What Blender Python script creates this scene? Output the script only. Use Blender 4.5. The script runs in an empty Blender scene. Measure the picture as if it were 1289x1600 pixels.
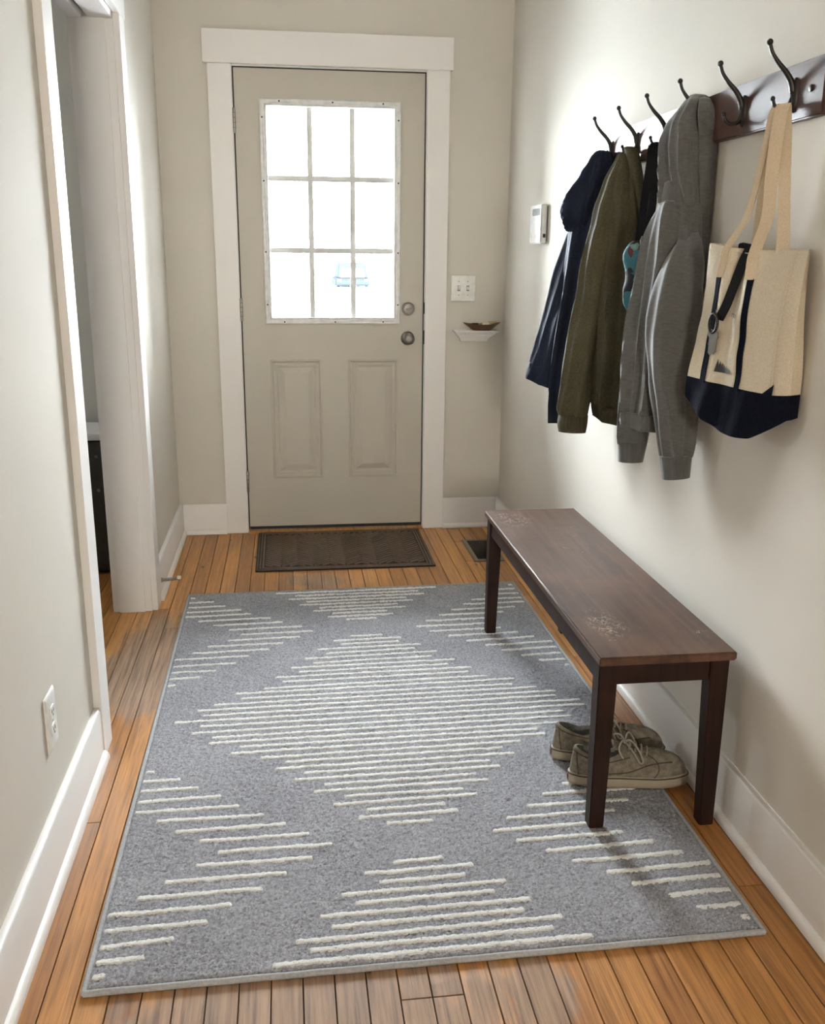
import bpy, bmesh, math, random
import numpy as np
from mathutils import Vector, Matrix, noise

random.seed(7)
SC = bpy.context.scene
COL = SC.collection

# ------------------------------------------------------------------ camera
cam_d = bpy.data.cameras.new('camera')
cam = bpy.data.objects.new('camera', cam_d)
COL.objects.link(cam)
def cam_matrix(p, y, r, loc):
    cy, sy, cp, sp = math.cos(y), math.sin(y), math.cos(p), math.sin(p)
    fwd = Vector((sy*cp, cy*cp, -sp)); right = Vector((cy, -sy, 0)); up = right.cross(fwd)
    r_ = right*math.cos(r) + up*math.sin(r); u_ = up*math.cos(r) - right*math.sin(r)
    m = Matrix((r_, u_, -fwd)).transposed().to_4x4()
    m.translation = loc
    return m
cam.matrix_world = cam_matrix(0.265547, 0.131630, 0.008952, Vector((0.1998, -4.4281, 1.2923)))
cam_d.sensor_fit = 'HORIZONTAL'
cam_d.sensor_width = 36.0
cam_d.lens = 36.0*1476.34/1289.0
cam_d.clip_start = 0.02
cam_d.clip_end = 500
SC.camera = cam

# ------------------------------------------------------------------ world, light, exposure
world = bpy.data.worlds.new('overcast_sky'); SC.world = world
world.use_nodes = True
bg = world.node_tree.nodes['Background']
bg.inputs['Color'].default_value = (0.90, 0.95, 1.0, 1)
bg.inputs['Strength'].default_value = 33.0
def portal(name, loc, rot, sx, sy):
    d = bpy.data.lights.new(name, 'AREA'); d.shape = 'RECTANGLE'; d.size = sx; d.size_y = sy
    d.cycles.is_portal = True
    o = bpy.data.objects.new(name, d); o.location = loc; o.rotation_euler = rot; COL.objects.link(o)
portal('door_glass_portal', (0.412, 0.16, 1.459), (math.radians(-90), 0, 0), 0.60, 0.95)
portal('side_room_portal', (-2.76, -0.75, 1.6), (0, math.radians(-90), 0), 0.32, 0.26)  # guides sky light through the invented side room window
portal('fill_window_portal', (0.36, -8.36, 1.62), (math.radians(90), 0, 0), 0.58, 0.67)  # guides sky light through the invented window behind the viewer
vs = SC.view_settings
vs.view_transform = 'Standard'; vs.look = 'None'; vs.exposure = 2.0; vs.gamma = 1.0; vs.use_curve_mapping = False

# ------------------------------------------------------------------ materials
def new_mat(name):
    m = bpy.data.materials.new(name); m.use_nodes = True
    nt = m.node_tree
    return m, nt, nt.nodes['Principled BSDF']
def N(nt, t, **kw):
    n = nt.nodes.new(t)
    for k, v in kw.items():
        if k in n.inputs: n.inputs[k].default_value = v
        else: setattr(n, k, v)
    return n
def coords(nt, scale=(1, 1, 1), kind='Object'):
    if kind == 'World':
        tc = N(nt, 'ShaderNodeNewGeometry'); out = tc.outputs['Position']
    else:
        tc = N(nt, 'ShaderNodeTexCoord'); out = tc.outputs[kind]
    mp = N(nt, 'ShaderNodeMapping'); mp.inputs['Scale'].default_value = scale
    nt.links.new(out, mp.inputs['Vector'])
    return mp.outputs['Vector']
def noise_tex(nt, vec, scale, detail=4, rough=0.55):
    n = N(nt, 'ShaderNodeTexNoise'); n.inputs['Scale'].default_value = scale
    n.inputs['Detail'].default_value = detail; n.inputs['Roughness'].default_value = rough
    nt.links.new(vec, n.inputs['Vector']); return n.outputs['Fac']
def ramp(nt, fac, stops):
    r = N(nt, 'ShaderNodeValToRGB'); e = r.color_ramp.elements
    while len(e) < len(stops): e.new(0.5)
    for i, (p, c) in enumerate(stops):
        e[i].position = p; e[i].color = (*c, 1) if len(c) == 3 else c
    nt.links.new(fac, r.inputs['Fac']); return r.outputs['Color']
def mix(nt, fac, a, b, mode='MIX'):
    m = N(nt, 'ShaderNodeMix', data_type='RGBA', blend_type=mode)
    for sock, v in ((m.inputs[0], fac), (m.inputs[6], a), (m.inputs[7], b)):
        if isinstance(v, (int, float)): sock.default_value = v
        elif isinstance(v, tuple): sock.default_value = (*v, 1) if len(v) == 3 else v
        else: nt.links.new(v, sock)
    return m.outputs[2]
def mth(nt, op, a, b=None, c=None):
    m = N(nt, 'ShaderNodeMath', operation=op)
    for i, v in enumerate((a, b, c)):
        if v is None: continue
        if isinstance(v, (int, float)): m.inputs[i].default_value = v
        else: nt.links.new(v, m.inputs[i])
    return m.outputs[0]
def bump(nt, bsdf, h, strength=0.2, dist=0.002):
    b = N(nt, 'ShaderNodeBump'); b.inputs['Strength'].default_value = strength; b.inputs['Distance'].default_value = dist
    nt.links.new(h, b.inputs['Height']); nt.links.new(b.outputs['Normal'], bsdf.inputs['Normal'])
def mapr(nt, v, a, b, c=0.0, d=1.0):
    m = N(nt, 'ShaderNodeMapRange', interpolation_type='SMOOTHSTEP')
    m.inputs[1].default_value = a; m.inputs[2].default_value = b; m.inputs[3].default_value = c; m.inputs[4].default_value = d
    nt.links.new(v, m.inputs[0]); return m.outputs[0]

def paint(name, c, rough, var=0.03, bscale=260, bstr=0.12, spec=0.5):
    m, nt, b = new_mat(name)
    v = coords(nt, kind='World')
    big = noise_tex(nt, v, 2.2, 3)
    col = ramp(nt, big, [(0.3, tuple(x*(1-var) for x in c)), (0.7, tuple(min(1, x*(1+var)) for x in c))])
    nt.links.new(col, b.inputs['Base Color'])
    b.inputs['Roughness'].default_value = rough; b.inputs['Specular IOR Level'].default_value = spec
    bump(nt, b, noise_tex(nt, v, bscale, 2), bstr, 0.0006)
    return m
def plain(name, c, rough=0.5, metal=0.0, bs=0, bstr=0.2, spec=0.5):
    m, nt, b = new_mat(name)
    v = coords(nt)
    f = noise_tex(nt, v, 40, 3)
    nt.links.new(ramp(nt, f, [(0.3, tuple(x*0.9 for x in c)), (0.7, tuple(min(1, x*1.08) for x in c))]), b.inputs['Base Color'])
    b.inputs['Roughness'].default_value = rough; b.inputs['Metallic'].default_value = metal
    b.inputs['Specular IOR Level'].default_value = spec
    if bs: bump(nt, b, noise_tex(nt, v, bs, 3), bstr, 0.001)
    return m
def fabric(name, c1, c2, scale=900, rough=0.9, bstr=0.35, stretch=(1, 1, 1), sheen=0.0, spec=0.2, wr=0.25):
    m, nt, b = new_mat(name)
    v = coords(nt, stretch); v2 = coords(nt)
    f = noise_tex(nt, v, scale*0.35, 5, 0.7); big = noise_tex(nt, v2, 7, 3)
    s = mth(nt, 'ADD', mth(nt, 'MULTIPLY', f, 0.75), mth(nt, 'MULTIPLY', big, 0.25))
    nt.links.new(ramp(nt, s, [(0.36, c1), (0.62, c2)]), b.inputs['Base Color'])
    b.inputs['Roughness'].default_value = rough; b.inputs['Specular IOR Level'].default_value = spec
    if sheen:
        b.inputs['Sheen Weight'].default_value = sheen; b.inputs['Sheen Roughness'].default_value = 0.5
    wv = noise_tex(nt, coords(nt, (1, 1, 0.35)), 26, 3)
    h = mth(nt, 'ADD', mth(nt, 'MULTIPLY', f, 0.4), mth(nt, 'MULTIPLY', wv, wr*10))
    bump(nt, b, h, bstr, 0.0022)
    return m

M = {}
M['wall'] = paint('greige_wall_paint', (0.655, 0.61, 0.54), 0.82, 0.02, 150, 0.14, 0.16)
M['wall_gloss'] = paint('greige_satin_wall_paint', (0.655, 0.61, 0.54), 0.82, 0.02, 150, 0.14, 0.16)
M['trim'] = paint('white_trim_paint', (0.80, 0.77, 0.74), 0.42, 0.015, 120, 0.05)
M['door'] = paint('taupe_door_paint', (0.50, 0.455, 0.385), 0.42, 0.02, 300, 0.06)
M['ceiling'] = paint('ceiling_paint', (0.80, 0.79, 0.76), 0.7)
M['plastic'] = plain('white_plastic', (0.80, 0.785, 0.74), 0.35)
M['plastic_grey'] = plain('grey_display_plastic', (0.22, 0.23, 0.22), 0.3)
M['lite'] = plain('white_vinyl_frame', (0.74, 0.735, 0.72), 0.4)
def thin_vinyl():       # white vinyl thin enough to let a trace of daylight through
    m, nt, b = new_mat('thin_white_vinyl'); b.inputs['Base Color'].default_value = (0.74, 0.735, 0.72, 1); b.inputs['Roughness'].default_value = 0.5
    v = noise_tex(nt, coords(nt), 50, 2)
    nt.links.new(ramp(nt, v, [(0.3, (0.72, 0.715, 0.70)), (0.7, (0.76, 0.755, 0.74))]), b.inputs['Base Color'])
    t = N(nt, 'ShaderNodeBsdfTranslucent'); t.inputs['Color'].default_value = (0.9, 0.9, 0.88, 1)
    mx = N(nt, 'ShaderNodeMixShader'); mx.inputs[0].default_value = 0.012
    nt.links.new(b.outputs[0], mx.inputs[1]); nt.links.new(t.outputs[0], mx.inputs[2])
    nt.links.new(mx.outputs[0], nt.nodes['Material Output'].inputs[0])
    return m
M['muntin'] = thin_vinyl()
M['black'] = plain('black_rubber', (0.012, 0.012, 0.012), 0.6)
M['iron'] = plain('oil_rubbed_iron', (0.020, 0.016, 0.014), 0.42, 0.35, 300, 0.1)
M['nickel'] = plain('satin_nickel', (0.21, 0.195, 0.18), 0.38, 1.0)
M['steel'] = plain('dull_hinge_steel', (0.40, 0.38, 0.35), 0.4, 1.0)
M['dark_steel'] = plain('dark_vent_metal', (0.17, 0.15, 0.12), 0.45, 0.6)
M['brass'] = plain('brass', (0.55, 0.40, 0.18), 0.35, 1.0)
M['cream'] = plain('cream_card', (0.80, 0.72, 0.55), 0.6)
M['dark'] = plain('dark_cavity', (0.02, 0.018, 0.016), 0.9)

def glass(name='clear_window_glass', tint=(0.94, 0.96, 0.96)):
    m = bpy.data.materials.new(name); m.use_nodes = True
    nt = m.node_tree; nt.nodes.clear()
    out = N(nt, 'ShaderNodeOutputMaterial'); t = N(nt, 'ShaderNodeBsdfTransparent'); g = N(nt, 'ShaderNodeBsdfGlossy')
    t.inputs['Color'].default_value = (*tint, 1); g.inputs['Roughness'].default_value = 0.03
    fr = N(nt, 'ShaderNodeFresnel'); fr.inputs['IOR'].default_value = 1.45
    mx = N(nt, 'ShaderNodeMixShader')
    nt.links.new(fr.outputs[0], mx.inputs[0]); nt.links.new(t.outputs[0], mx.inputs[1]); nt.links.new(g.outputs[0], mx.inputs[2])
    nt.links.new(mx.outputs[0], out.inputs[0])
    return m
M['glass'] = glass()
M['fill_tint_glass'] = glass('warm_fill_glass', (1.0, 0.94, 0.85))  # tint made up to warm the fill light from behind the viewer

def floor_wood():
    m, nt, b = new_mat('worn_oak_floor')
    oi = N(nt, 'ShaderNodeObjectInfo'); rnd = oi.outputs['Random']
    geo = N(nt, 'ShaderNodeNewGeometry'); pos = geo.outputs['Position']
    add = N(nt, 'ShaderNodeVectorMath', operation='ADD'); cmb = N(nt, 'ShaderNodeCombineXYZ')
    nt.links.new(mth(nt, 'MULTIPLY', rnd, 37.0), cmb.inputs['Y']); nt.links.new(mth(nt, 'MULTIPLY', rnd, 11.0), cmb.inputs['Z'])
    nt.links.new(pos, add.inputs[0]); nt.links.new(cmb.outputs[0], add.inputs[1])
    def mp(s):
        q = N(nt, 'ShaderNodeMapping'); q.inputs['Scale'].default_value = s
        nt.links.new(add.outputs[0], q.inputs['Vector']); return q.outputs[0]
    g1 = noise_tex(nt, mp((60, 2.2, 60)), 1.6, 6, 0.62)
    g2 = noise_tex(nt, mp((260, 5, 260)), 1.5, 4, 0.6)
    base = ramp(nt, rnd, [(0.0, (0.32, 0.130, 0.030)), (0.35, (0.46, 0.205, 0.050)), (0.7, (0.53, 0.250, 0.066)), (1.0, (0.39, 0.160, 0.038))])
    grain = ramp(nt, g1, [(0.33, (0.55, 0.50, 0.46)), (0.55, (1.0, 1.0, 1.0)), (0.75, (1.16, 1.13, 1.08))])
    c = mix(nt, 1.0, base, grain, 'MULTIPLY')
    c = mix(nt, 0.55, c, ramp(nt, g2, [(0.3, (0.60, 0.56, 0.52)), (0.6, (1.05, 1.05, 1.05))]), 'MULTIPLY')
    # grey weathered patches where the finish has worn through
    sep = N(nt, 'ShaderNodeSeparateXYZ'); nt.links.new(pos, sep.inputs[0])
    wn = noise_tex(nt, mp((14, 5, 1)), 1.6, 5, 0.65)
    mask = None
    for (px, py, rx, ry) in ((-0.27, -1.50, 0.15, 0.40), (0.22, -3.12, 0.40, 0.22), (0.63, -3.04, 0.07, 0.10), (0.28, -0.74, 0.13, 0.08)):
        dx = mth(nt, 'DIVIDE', mth(nt, 'SUBTRACT', sep.outputs[0], px), rx)
        dy = mth(nt, 'DIVIDE', mth(nt, 'SUBTRACT', sep.outputs[1], py), ry)
        d = mth(nt, 'SQRT', mth(nt, 'ADD', mth(nt, 'MULTIPLY', dx, dx), mth(nt, 'MULTIPLY', dy, dy)))
        d = mth(nt, 'ADD', d, mth(nt, 'MULTIPLY', mth(nt, 'SUBTRACT', wn, 0.5), 2.0))
        k = mapr(nt, d, 0.75, 1.15, 1.0, 0.0)
        mask = k if mask is None else mth(nt, 'MAXIMUM', mask, k)
    grey = ramp(nt, g1, [(0.3, (0.11, 0.075, 0.052)), (0.5, (0.27, 0.185, 0.125)), (0.75, (0.42, 0.31, 0.22))])
    c = mix(nt, mth(nt, 'MULTIPLY', mask, 0.75), c, grey)
    kn = N(nt, 'ShaderNodeTexVoronoi'); kn.inputs['Scale'].default_value = 1.0; nt.links.new(mp((9, 3.0, 1)), kn.inputs['Vector'])
    knot = mapr(nt, kn.outputs['Distance'], 0.03, 0.075, 1.0, 0.0)
    c = mix(nt, knot, c, (0.05, 0.025, 0.012))
    nt.links.new(c, b.inputs['Base Color'])
    nt.links.new(mth(nt, 'ADD', mth(nt, 'MULTIPLY', mask, 0.25), mth(nt, 'ADD', mth(nt, 'MULTIPLY', g1, 0.2), 0.33)), b.inputs['Roughness'])
    bump(nt, b, mth(nt, 'ADD', g1, g2), 0.22, 0.0009)
    return m
M['floor'] = floor_wood()

def dark_wood(name, c1, c2, c3, axis, rough=0.3, scuffs=()):
    m, nt, b = new_mat(name)
    s = [45, 45, 45]; s[axis] = 2.0
    v = coords(nt, tuple(s), 'World')
    g = noise_tex(nt, v, 1.3, 6, 0.6)
    c = ramp(nt, g, [(0.3, c1), (0.5, c2), (0.72, c3)])
    w = coords(nt, kind='World')
    bl = noise_tex(nt, w, 6, 4, 0.6)
    c = mix(nt, mapr(nt, bl, 0.45, 0.7, 0.0, 0.5), c, tuple(x*1.6 for x in c3))
    r = mth(nt, 'ADD', mth(nt, 'MULTIPLY', bl, 0.25), rough-0.1)
    if scuffs:
        geo = N(nt, 'ShaderNodeNewGeometry'); sep = N(nt, 'ShaderNodeSeparateXYZ'); nt.links.new(geo.outputs['Position'], sep.inputs[0])
        sn = noise_tex(nt, coords(nt, (1.6, 0.9, 1), 'World'), 48, 3, 0.65)
        ridge = mapr(nt, mth(nt, 'ABSOLUTE', mth(nt, 'SUBTRACT', sn, 0.5)), 0.008, 0.028, 1.0, 0.0)
        brk = noise_tex(nt, coords(nt, kind='World'), 33, 2)
        mask = None
        for (px, py, rx, ry, th) in scuffs:
            dx = mth(nt, 'DIVIDE', mth(nt, 'SUBTRACT', sep.outputs[0], px), rx)
            dy = mth(nt, 'DIVIDE', mth(nt, 'SUBTRACT', sep.outputs[1], py), ry)
            d = mth(nt, 'SQRT', mth(nt, 'ADD', mth(nt, 'MULTIPLY', dx, dx), mth(nt, 'MULTIPLY', dy, dy)))
            near = mapr(nt, d, 0.2, 1.0, 1.0, 0.0)
            k = mth(nt, 'MULTIPLY', mth(nt, 'MULTIPLY', near, ridge), mapr(nt, brk, th-0.13, th-0.05, 0.0, 1.0))
            mask = k if mask is None else mth(nt, 'MAXIMUM', mask, k)
        c = mix(nt, mth(nt, 'MULTIPLY', mask, 0.8), c, (0.55, 0.46, 0.36))
    nt.links.new(c, b.inputs['Base Color']); nt.links.new(r, b.inputs['Roughness'])
    bump(nt, b, g, 0.12, 0.0008)
    return m
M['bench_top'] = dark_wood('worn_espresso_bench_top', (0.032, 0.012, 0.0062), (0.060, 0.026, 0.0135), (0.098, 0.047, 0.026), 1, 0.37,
    ((0.935, -2.41, 0.06, 0.13, 0.57), (0.93, -1.49, 0.08, 0.11, 0.54), (1.14, -2.49, 0.03, 0.03, 0.62), (0.91, -2.51, 0.03, 0.04, 0.62), (1.05, -1.75, 0.10, 0.30, 0.76), (0.90, -1.43, 0.04, 0.05, 0.58)))
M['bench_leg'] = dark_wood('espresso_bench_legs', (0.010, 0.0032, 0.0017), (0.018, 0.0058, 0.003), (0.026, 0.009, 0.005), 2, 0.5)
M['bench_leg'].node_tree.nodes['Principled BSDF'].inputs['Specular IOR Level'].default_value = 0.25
M['rail'] = dark_wood('espresso_rail', (0.045, 0.020, 0.015), (0.065, 0.030, 0.023), (0.075, 0.034, 0.025), 1, 0.36)
M['rail'].node_tree.nodes['Principled BSDF'].inputs['Specular IOR Level'].default_value = 0.3
M['dish'] = dark_wood('turned_wood_dish', (0.07, 0.030, 0.012), (0.12, 0.055, 0.022), (0.17, 0.08, 0.035), 0, 0.4)

def rug_mat(name, c1, c2, c3, sc=300):
    m, nt, b = new_mat(name)
    v = coords(nt, kind='World')
    f = noise_tex(nt, v, sc, 4, 0.75); g = noise_tex(nt, v, 900, 2, 0.6); big = noise_tex(nt, v, 5, 3)
    s = mth(nt, 'ADD', mth(nt, 'MULTIPLY', f, 0.7), mth(nt, 'ADD', mth(nt, 'MULTIPLY', g, 0.2), mth(nt, 'MULTIPLY', big, 0.1)))
    nt.links.new(ramp(nt, s, [(0.37, c1), (0.5, c2), (0.63, c3)]), b.inputs['Base Color'])
    b.inputs['Roughness'].default_value = 0.95; b.inputs['Specular IOR Level'].default_value = 0.1
    bump(nt, b, mth(nt, 'ADD', f, g), 0.6, 0.003)
    return m
M['rug'] = rug_mat('grey_rug_pile', (0.14, 0.138, 0.150), (0.34, 0.335, 0.358), (0.54, 0.535, 0.56), 210)
M['rug_stripe'] = rug_mat('ivory_rug_pile', (0.60, 0.59, 0.56), (0.80, 0.79, 0.755), (0.90, 0.89, 0.86))
M['binding'] = fabric('grey_rug_binding', (0.30, 0.30, 0.305), (0.44, 0.44, 0.44), 500, 0.8, 0.2)
M['mat'] = plain('brown_rubber_mat', (0.115, 0.074, 0.050), 0.8, 0, 500, 0.5)
M['mat_dark'] = plain('dark_brown_mat_groove', (0.014, 0.009, 0.006), 0.9)

M['navy'] = fabric('navy_nylon', (0.006, 0.009, 0.020), (0.013, 0.018, 0.038), 700, 0.75, 0.35, spec=0.2, wr=0.5)
M['navy_lining'] = fabric('black_lining', (0.004, 0.004, 0.006), (0.008, 0.008, 0.012), 700, 0.7)
M['olive'] = fabric('olive_twill', (0.050, 0.044, 0.024), (0.092, 0.080, 0.047), 700, 0.85, 0.45, spec=0.15, wr=0.5)
M['olive_rib'] = fabric('olive_rib_knit', (0.045, 0.038, 0.022), (0.075, 0.064, 0.038), 500, 0.9, 0.4, (1, 1, 0.1))
M['heather'] = fabric('heather_grey_fleece', (0.085, 0.083, 0.079), (0.125, 0.122, 0.116), 300, 0.95, 0.3, (0.6, 0.6, 1.8), 0.45, wr=0.3)
M['heather_rib'] = fabric('heather_grey_rib', (0.075, 0.073, 0.070), (0.120, 0.117, 0.112), 420, 0.95, 0.3, (1.5, 1.5, 0.08), 0.4, wr=0.1)
M['canvas'] = fabric('natural_canvas', (0.52, 0.445, 0.33), (0.66, 0.575, 0.44), 900, 0.9, 0.3, wr=0.35)
M['canvas_strap'] = fabric('natural_canvas_webbing', (0.50, 0.405, 0.28), (0.62, 0.51, 0.37), 900, 0.9, 0.2, wr=0.05)
M['canvas_navy'] = fabric('navy_canvas', (0.004, 0.005, 0.010), (0.009, 0.011, 0.020), 900, 0.95, 0.3, spec=0.05, wr=0.35)
M['webbing'] = fabric('black_webbing', (0.005, 0.005, 0.006), (0.012, 0.012, 0.014), 900, 0.8)
M['suede'] = fabric('dirty_taupe_suede', (0.115, 0.096, 0.070), (0.26, 0.225, 0.175), 160, 0.95, 0.3, wr=0.1)
M['suede_dark'] = fabric('dark_taupe_stitching', (0.060, 0.048, 0.034), (0.105, 0.088, 0.065), 300, 0.95)
M['shoe_sole'] = plain('dirty_cream_rubber', (0.34, 0.29, 0.215), 0.7, 0, 60, 0.2)
M['shoe_line'] = plain('dark_foxing_line', (0.05, 0.028, 0.020), 0.7)
M['shoe_lining'] = fabric('grey_shoe_lining', (0.13, 0.13, 0.125), (0.22, 0.22, 0.21), 500, 0.95)
M['lace'] = fabric('taupe_lace', (0.26, 0.225, 0.18), (0.38, 0.335, 0.27), 700, 0.9)
M['red'] = plain('oxblood_heel_tab', (0.12, 0.012, 0.014), 0.5)
def floral():
    m, nt, b = new_mat('teal_floral_print')
    v = coords(nt)
    w = N(nt, 'ShaderNodeTexVoronoi'); w.inputs['Scale'].default_value = 34; w.inputs['Randomness'].default_value = 1
    nw = N(nt, 'ShaderNodeTexNoise'); nw.inputs['Scale'].default_value = 30; nt.links.new(v, nw.inputs['Vector'])
    va = N(nt, 'ShaderNodeVectorMath', operation='MULTIPLY_ADD'); va.inputs[1].default_value = (0.03,)*3
    nt.links.new(nw.outputs['Color'], va.inputs[0]); nt.links.new(v, va.inputs[2]); nt.links.new(va.outputs[0], w.inputs['Vector'])
    sp = N(nt, 'ShaderNodeSeparateColor'); nt.links.new(w.outputs['Color'], sp.inputs[0])
    c = ramp(nt, sp.outputs[0], [(0.0, (0.005, 0.006, 0.008)), (0.26, (0.025, 0.13, 0.155)), (0.58, (0.13, 0.23, 0.19)), (0.70, (0.004, 0.005, 0.007)), (0.93, (0.10, 0.012, 0.014))])
    for nd in nt.nodes:
        if nd.type == 'VALTORGB': nd.color_ramp.interpolation = 'CONSTANT'
    nt.links.new(c, b.inputs['Base Color']); b.inputs['Roughness'].default_value = 0.7
    return m
M['floral'] = floral()
M['hamper'] = plain('dark_grey_green_vinyl', (0.035, 0.036, 0.030), 0.4, 0, 60, 0.3)
M['snow_and_glare'] = plain('snow_and_glare', (0.85, 0.87, 0.9), 0.9)
M['car_blue'] = plain('dark_blue_car_paint', (0.0092, 0.0108, 0.0118), 1.0, spec=0.0)
M['car_glass'] = plain('car_window', (0.16, 0.17, 0.18), 0.15)

# ------------------------------------------------------------------ mesh helpers
ORG = {}      # world origin of each object, so that children can be written in world coordinates
class MB:
    def __init__(s): s.v = []; s.f = []
    def add(s, vs, fs):
        o = len(s.v); s.v += [tuple(p) for p in vs]; s.f += [tuple(i+o for i in f) for f in fs]; return s
    def box(s, x0, x1, y0, y1, z0, z1):
        vs = [(x, y, z) for x in (x0, x1) for y in (y0, y1) for z in (z0, z1)]
        return s.add(vs, [(0, 1, 3, 2), (4, 6, 7, 5), (0, 4, 5, 1), (2, 3, 7, 6), (0, 2, 6, 4), (1, 5, 7, 3)])
    def rings(s, rings, cap0=True, cap1=True, closed=True):
        n = len(rings[0]); vs = [p for r in rings for p in r]; fs = []
        for i in range(len(rings)-1):
            for j in range(n if closed else n-1):
                a = i*n+j; b = i*n+(j+1) % n
                fs.append((a, b, b+n, a+n))
        if cap0: fs.append(tuple(range(n))[::-1])
        if cap1: fs.append(tuple(range((len(rings)-1)*n, len(rings)*n)))
        return s.add(vs, fs)
    def tube(s, path, rad, n=10, cap=True):
        P = [Vector(p) for p in path]
        if not isinstance(rad, (list, tuple)): rad = [rad]*len(P)
        rs = []; up = None
        for i, p in enumerate(P):
            t = (P[min(i+1, len(P)-1)]-P[max(i-1, 0)]).normalized()
            if up is None: up = Vector((0, 0, 1)) if abs(t.z) < 0.9 else Vector((1, 0, 0))
            a = t.cross(up)
            if a.length < 1e-4: a = t.cross(Vector((0, 1, 0)))
            a.normalize(); b = a.cross(t).normalized(); up = b
            rs.append([p+a*math.cos(2*math.pi*k/n)*rad[i]+b*math.sin(2*math.pi*k/n)*rad[i] for k in range(n)])
        return s.rings(rs, cap, cap)
    def lathe(s, prof, c, axis='z', n=24):
        rs = []
        for r, h in prof:
            ring = []
            for k in range(n):
                a = 2*math.pi*k/n; u, w = r*math.cos(a), r*math.sin(a)
                ring.append({'z': (c[0]+u, c[1]+w, c[2]+h), 'y': (c[0]+u, c[1]+h, c[2]+w), 'x': (c[0]+h, c[1]+u, c[2]+w)}[axis])
            rs.append(ring)
        return s.rings(rs)
    def ball(s, c, r, n=12, m=8):
        return s.lathe([(max(1e-4, r*math.sin(math.pi*i/m)), -r*math.cos(math.pi*i/m)) for i in range(m+1)], c, 'z', n)
    def prism(s, pts, d):     # polygon extruded along vector d
        d = Vector(d); a = [Vector(p) for p in pts]
        return s.rings([a, [p+d for p in a]])
    def ribbon(s, path, wid, thick=0.0025, nrm=None):   # path points, width vectors
        P = [Vector(p) for p in path]; rs = []
        for i, p in enumerate(P):
            t = (P[min(i+1, len(P)-1)]-P[max(i-1, 0)]).normalized(); w = Vector(wid[i])/2
            n = t.cross(w).normalized()*thick/2
            rs.append([p-w-n, p+w-n, p+w+n, p-w+n])
        return s.rings(rs)
    def build(s, name, mat, parent=None, smooth=False, bevel=0.0, seg=2, origin=None, angle=40, recalc=True):
        if parent is not None: og = ORG[parent.name]
        else: og = Vector(origin) if origin is not None else Vector((0, 0, 0))
        me = bpy.data.meshes.new(name)
        me.from_pydata([tuple(Vector(p)-og) for p in s.v], [], s.f)
        if bevel or recalc:
            bm = bmesh.new(); bm.from_mesh(me)
            bmesh.ops.recalc_face_normals(bm, faces=bm.faces)
            if bevel:
                es = [e for e in bm.edges if len(e.link_faces) == 2 and e.calc_face_angle(0) > 0.5]
                bmesh.ops.bevel(bm, geom=es, offset=bevel, segments=seg, affect='EDGES', clamp_overlap=True)
            bm.to_mesh(me); bm.free()
        if smooth or bevel:
            me.shade_smooth(); me.set_sharp_from_angle(angle=math.radians(angle))
        me.materials.append(M[mat] if isinstance(mat, str) else mat)
        o = bpy.data.objects.new(name, me); COL.objects.link(o)
        if parent is not None: o.parent = parent
        else: o.location = og
        ORG[o.name] = og
        return o
def tag(o, label=None, cat=None, group=None, kind=None):
    if label: o['label'] = label
    if cat: o['category'] = cat
    if group: o['group'] = group
    if kind: o['kind'] = kind
    return o
def empty(name, loc, label=None, cat=None, group=None, kind=None):
    o = bpy.data.objects.new(name, None); o.location = loc; o.empty_display_size = 0.05; COL.objects.link(o)
    ORG[o.name] = Vector(loc)
    return tag(o, label, cat, group, kind)
def one(x0, x1, y0, y1, z0, z1, name, mat, parent=None, bevel=0.0, **k):
    return MB().box(x0, x1, y0, y1, z0, z1).build(name, mat, parent, bevel=bevel, **k)
def smooth_path(pts, n=8):
    P = [Vector(p) for p in pts]; out = []
    for i in range(len(P)-1):
        p0, p1, p2, p3 = P[max(i-1, 0)], P[i], P[i+1], P[min(i+2, len(P)-1)]
        for k in range(n):
            t = k/n
            out.append(0.5*((2*p1)+(p2-p0)*t+(2*p0-5*p1+4*p2-p3)*t*t+(3*p1-p0-3*p2+p3)*t**3))
    out.append(P[-1]); return out

# ------------------------------------------------------------------ the hall
XL, XR = -0.326, 1.213
YF = -8.2          # wall behind the viewer
ZC = 2.62
OP0, OP1, OPZ = -2.0, -1.02, 2.01    # side doorway in the left wall
DX0, DX1, DZ0, DZ1 = 0.0, 0.825, 0.026, 2.055
JX0, JX1, JZ = -0.006, 0.831, 2.061

w = MB()
w.box(XL-0.14, JX0-0.02, 0, 0.14, -0.02, ZC).box(JX1+0.02, XR+0.14, 0, 0.14, -0.02, ZC).box(JX0-0.02, JX1+0.02, 0, 0.14, JZ+0.02, ZC)
tag(w.build('wall_back', 'wall'), 'greige wall around the entry door at the end of the hall', 'wall', kind='structure')
tag(one(XR, XR+0.14, YF, 0, -0.02, ZC, 'wall_right', 'wall_gloss'), 'greige satin wall behind the bench and coat hooks', 'wall', kind='structure')
w = MB().box(XL-0.14, XL, YF, OP0-0.02, -0.02, ZC).box(XL-0.14, XL, OP1+0.02, 0, -0.02, ZC).box(XL-0.14, XL, OP0-0.02, OP1+0.02, OPZ+0.08, ZC)
tag(w.build('wall_left', 'wall_gloss'), 'greige satin wall with a cased doorway on the left of the hall', 'wall', kind='structure')
WX0, WX1, WZ0, WZ1 = 0.07, 0.65, 1.285, 1.955
w = MB().box(XL-0.14, WX0, YF-0.14, YF, -0.02, ZC).box(WX1, XR+0.14, YF-0.14, YF, -0.02, ZC).box(WX0, WX1, YF-0.14, YF, WZ1, ZC).box(WX0, WX1, YF-0.14, YF, -0.02, WZ0)
tag(w.build('wall_front', 'wall'), 'greige wall with an added fill-light window behind the viewer', 'wall', kind='structure')
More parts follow.
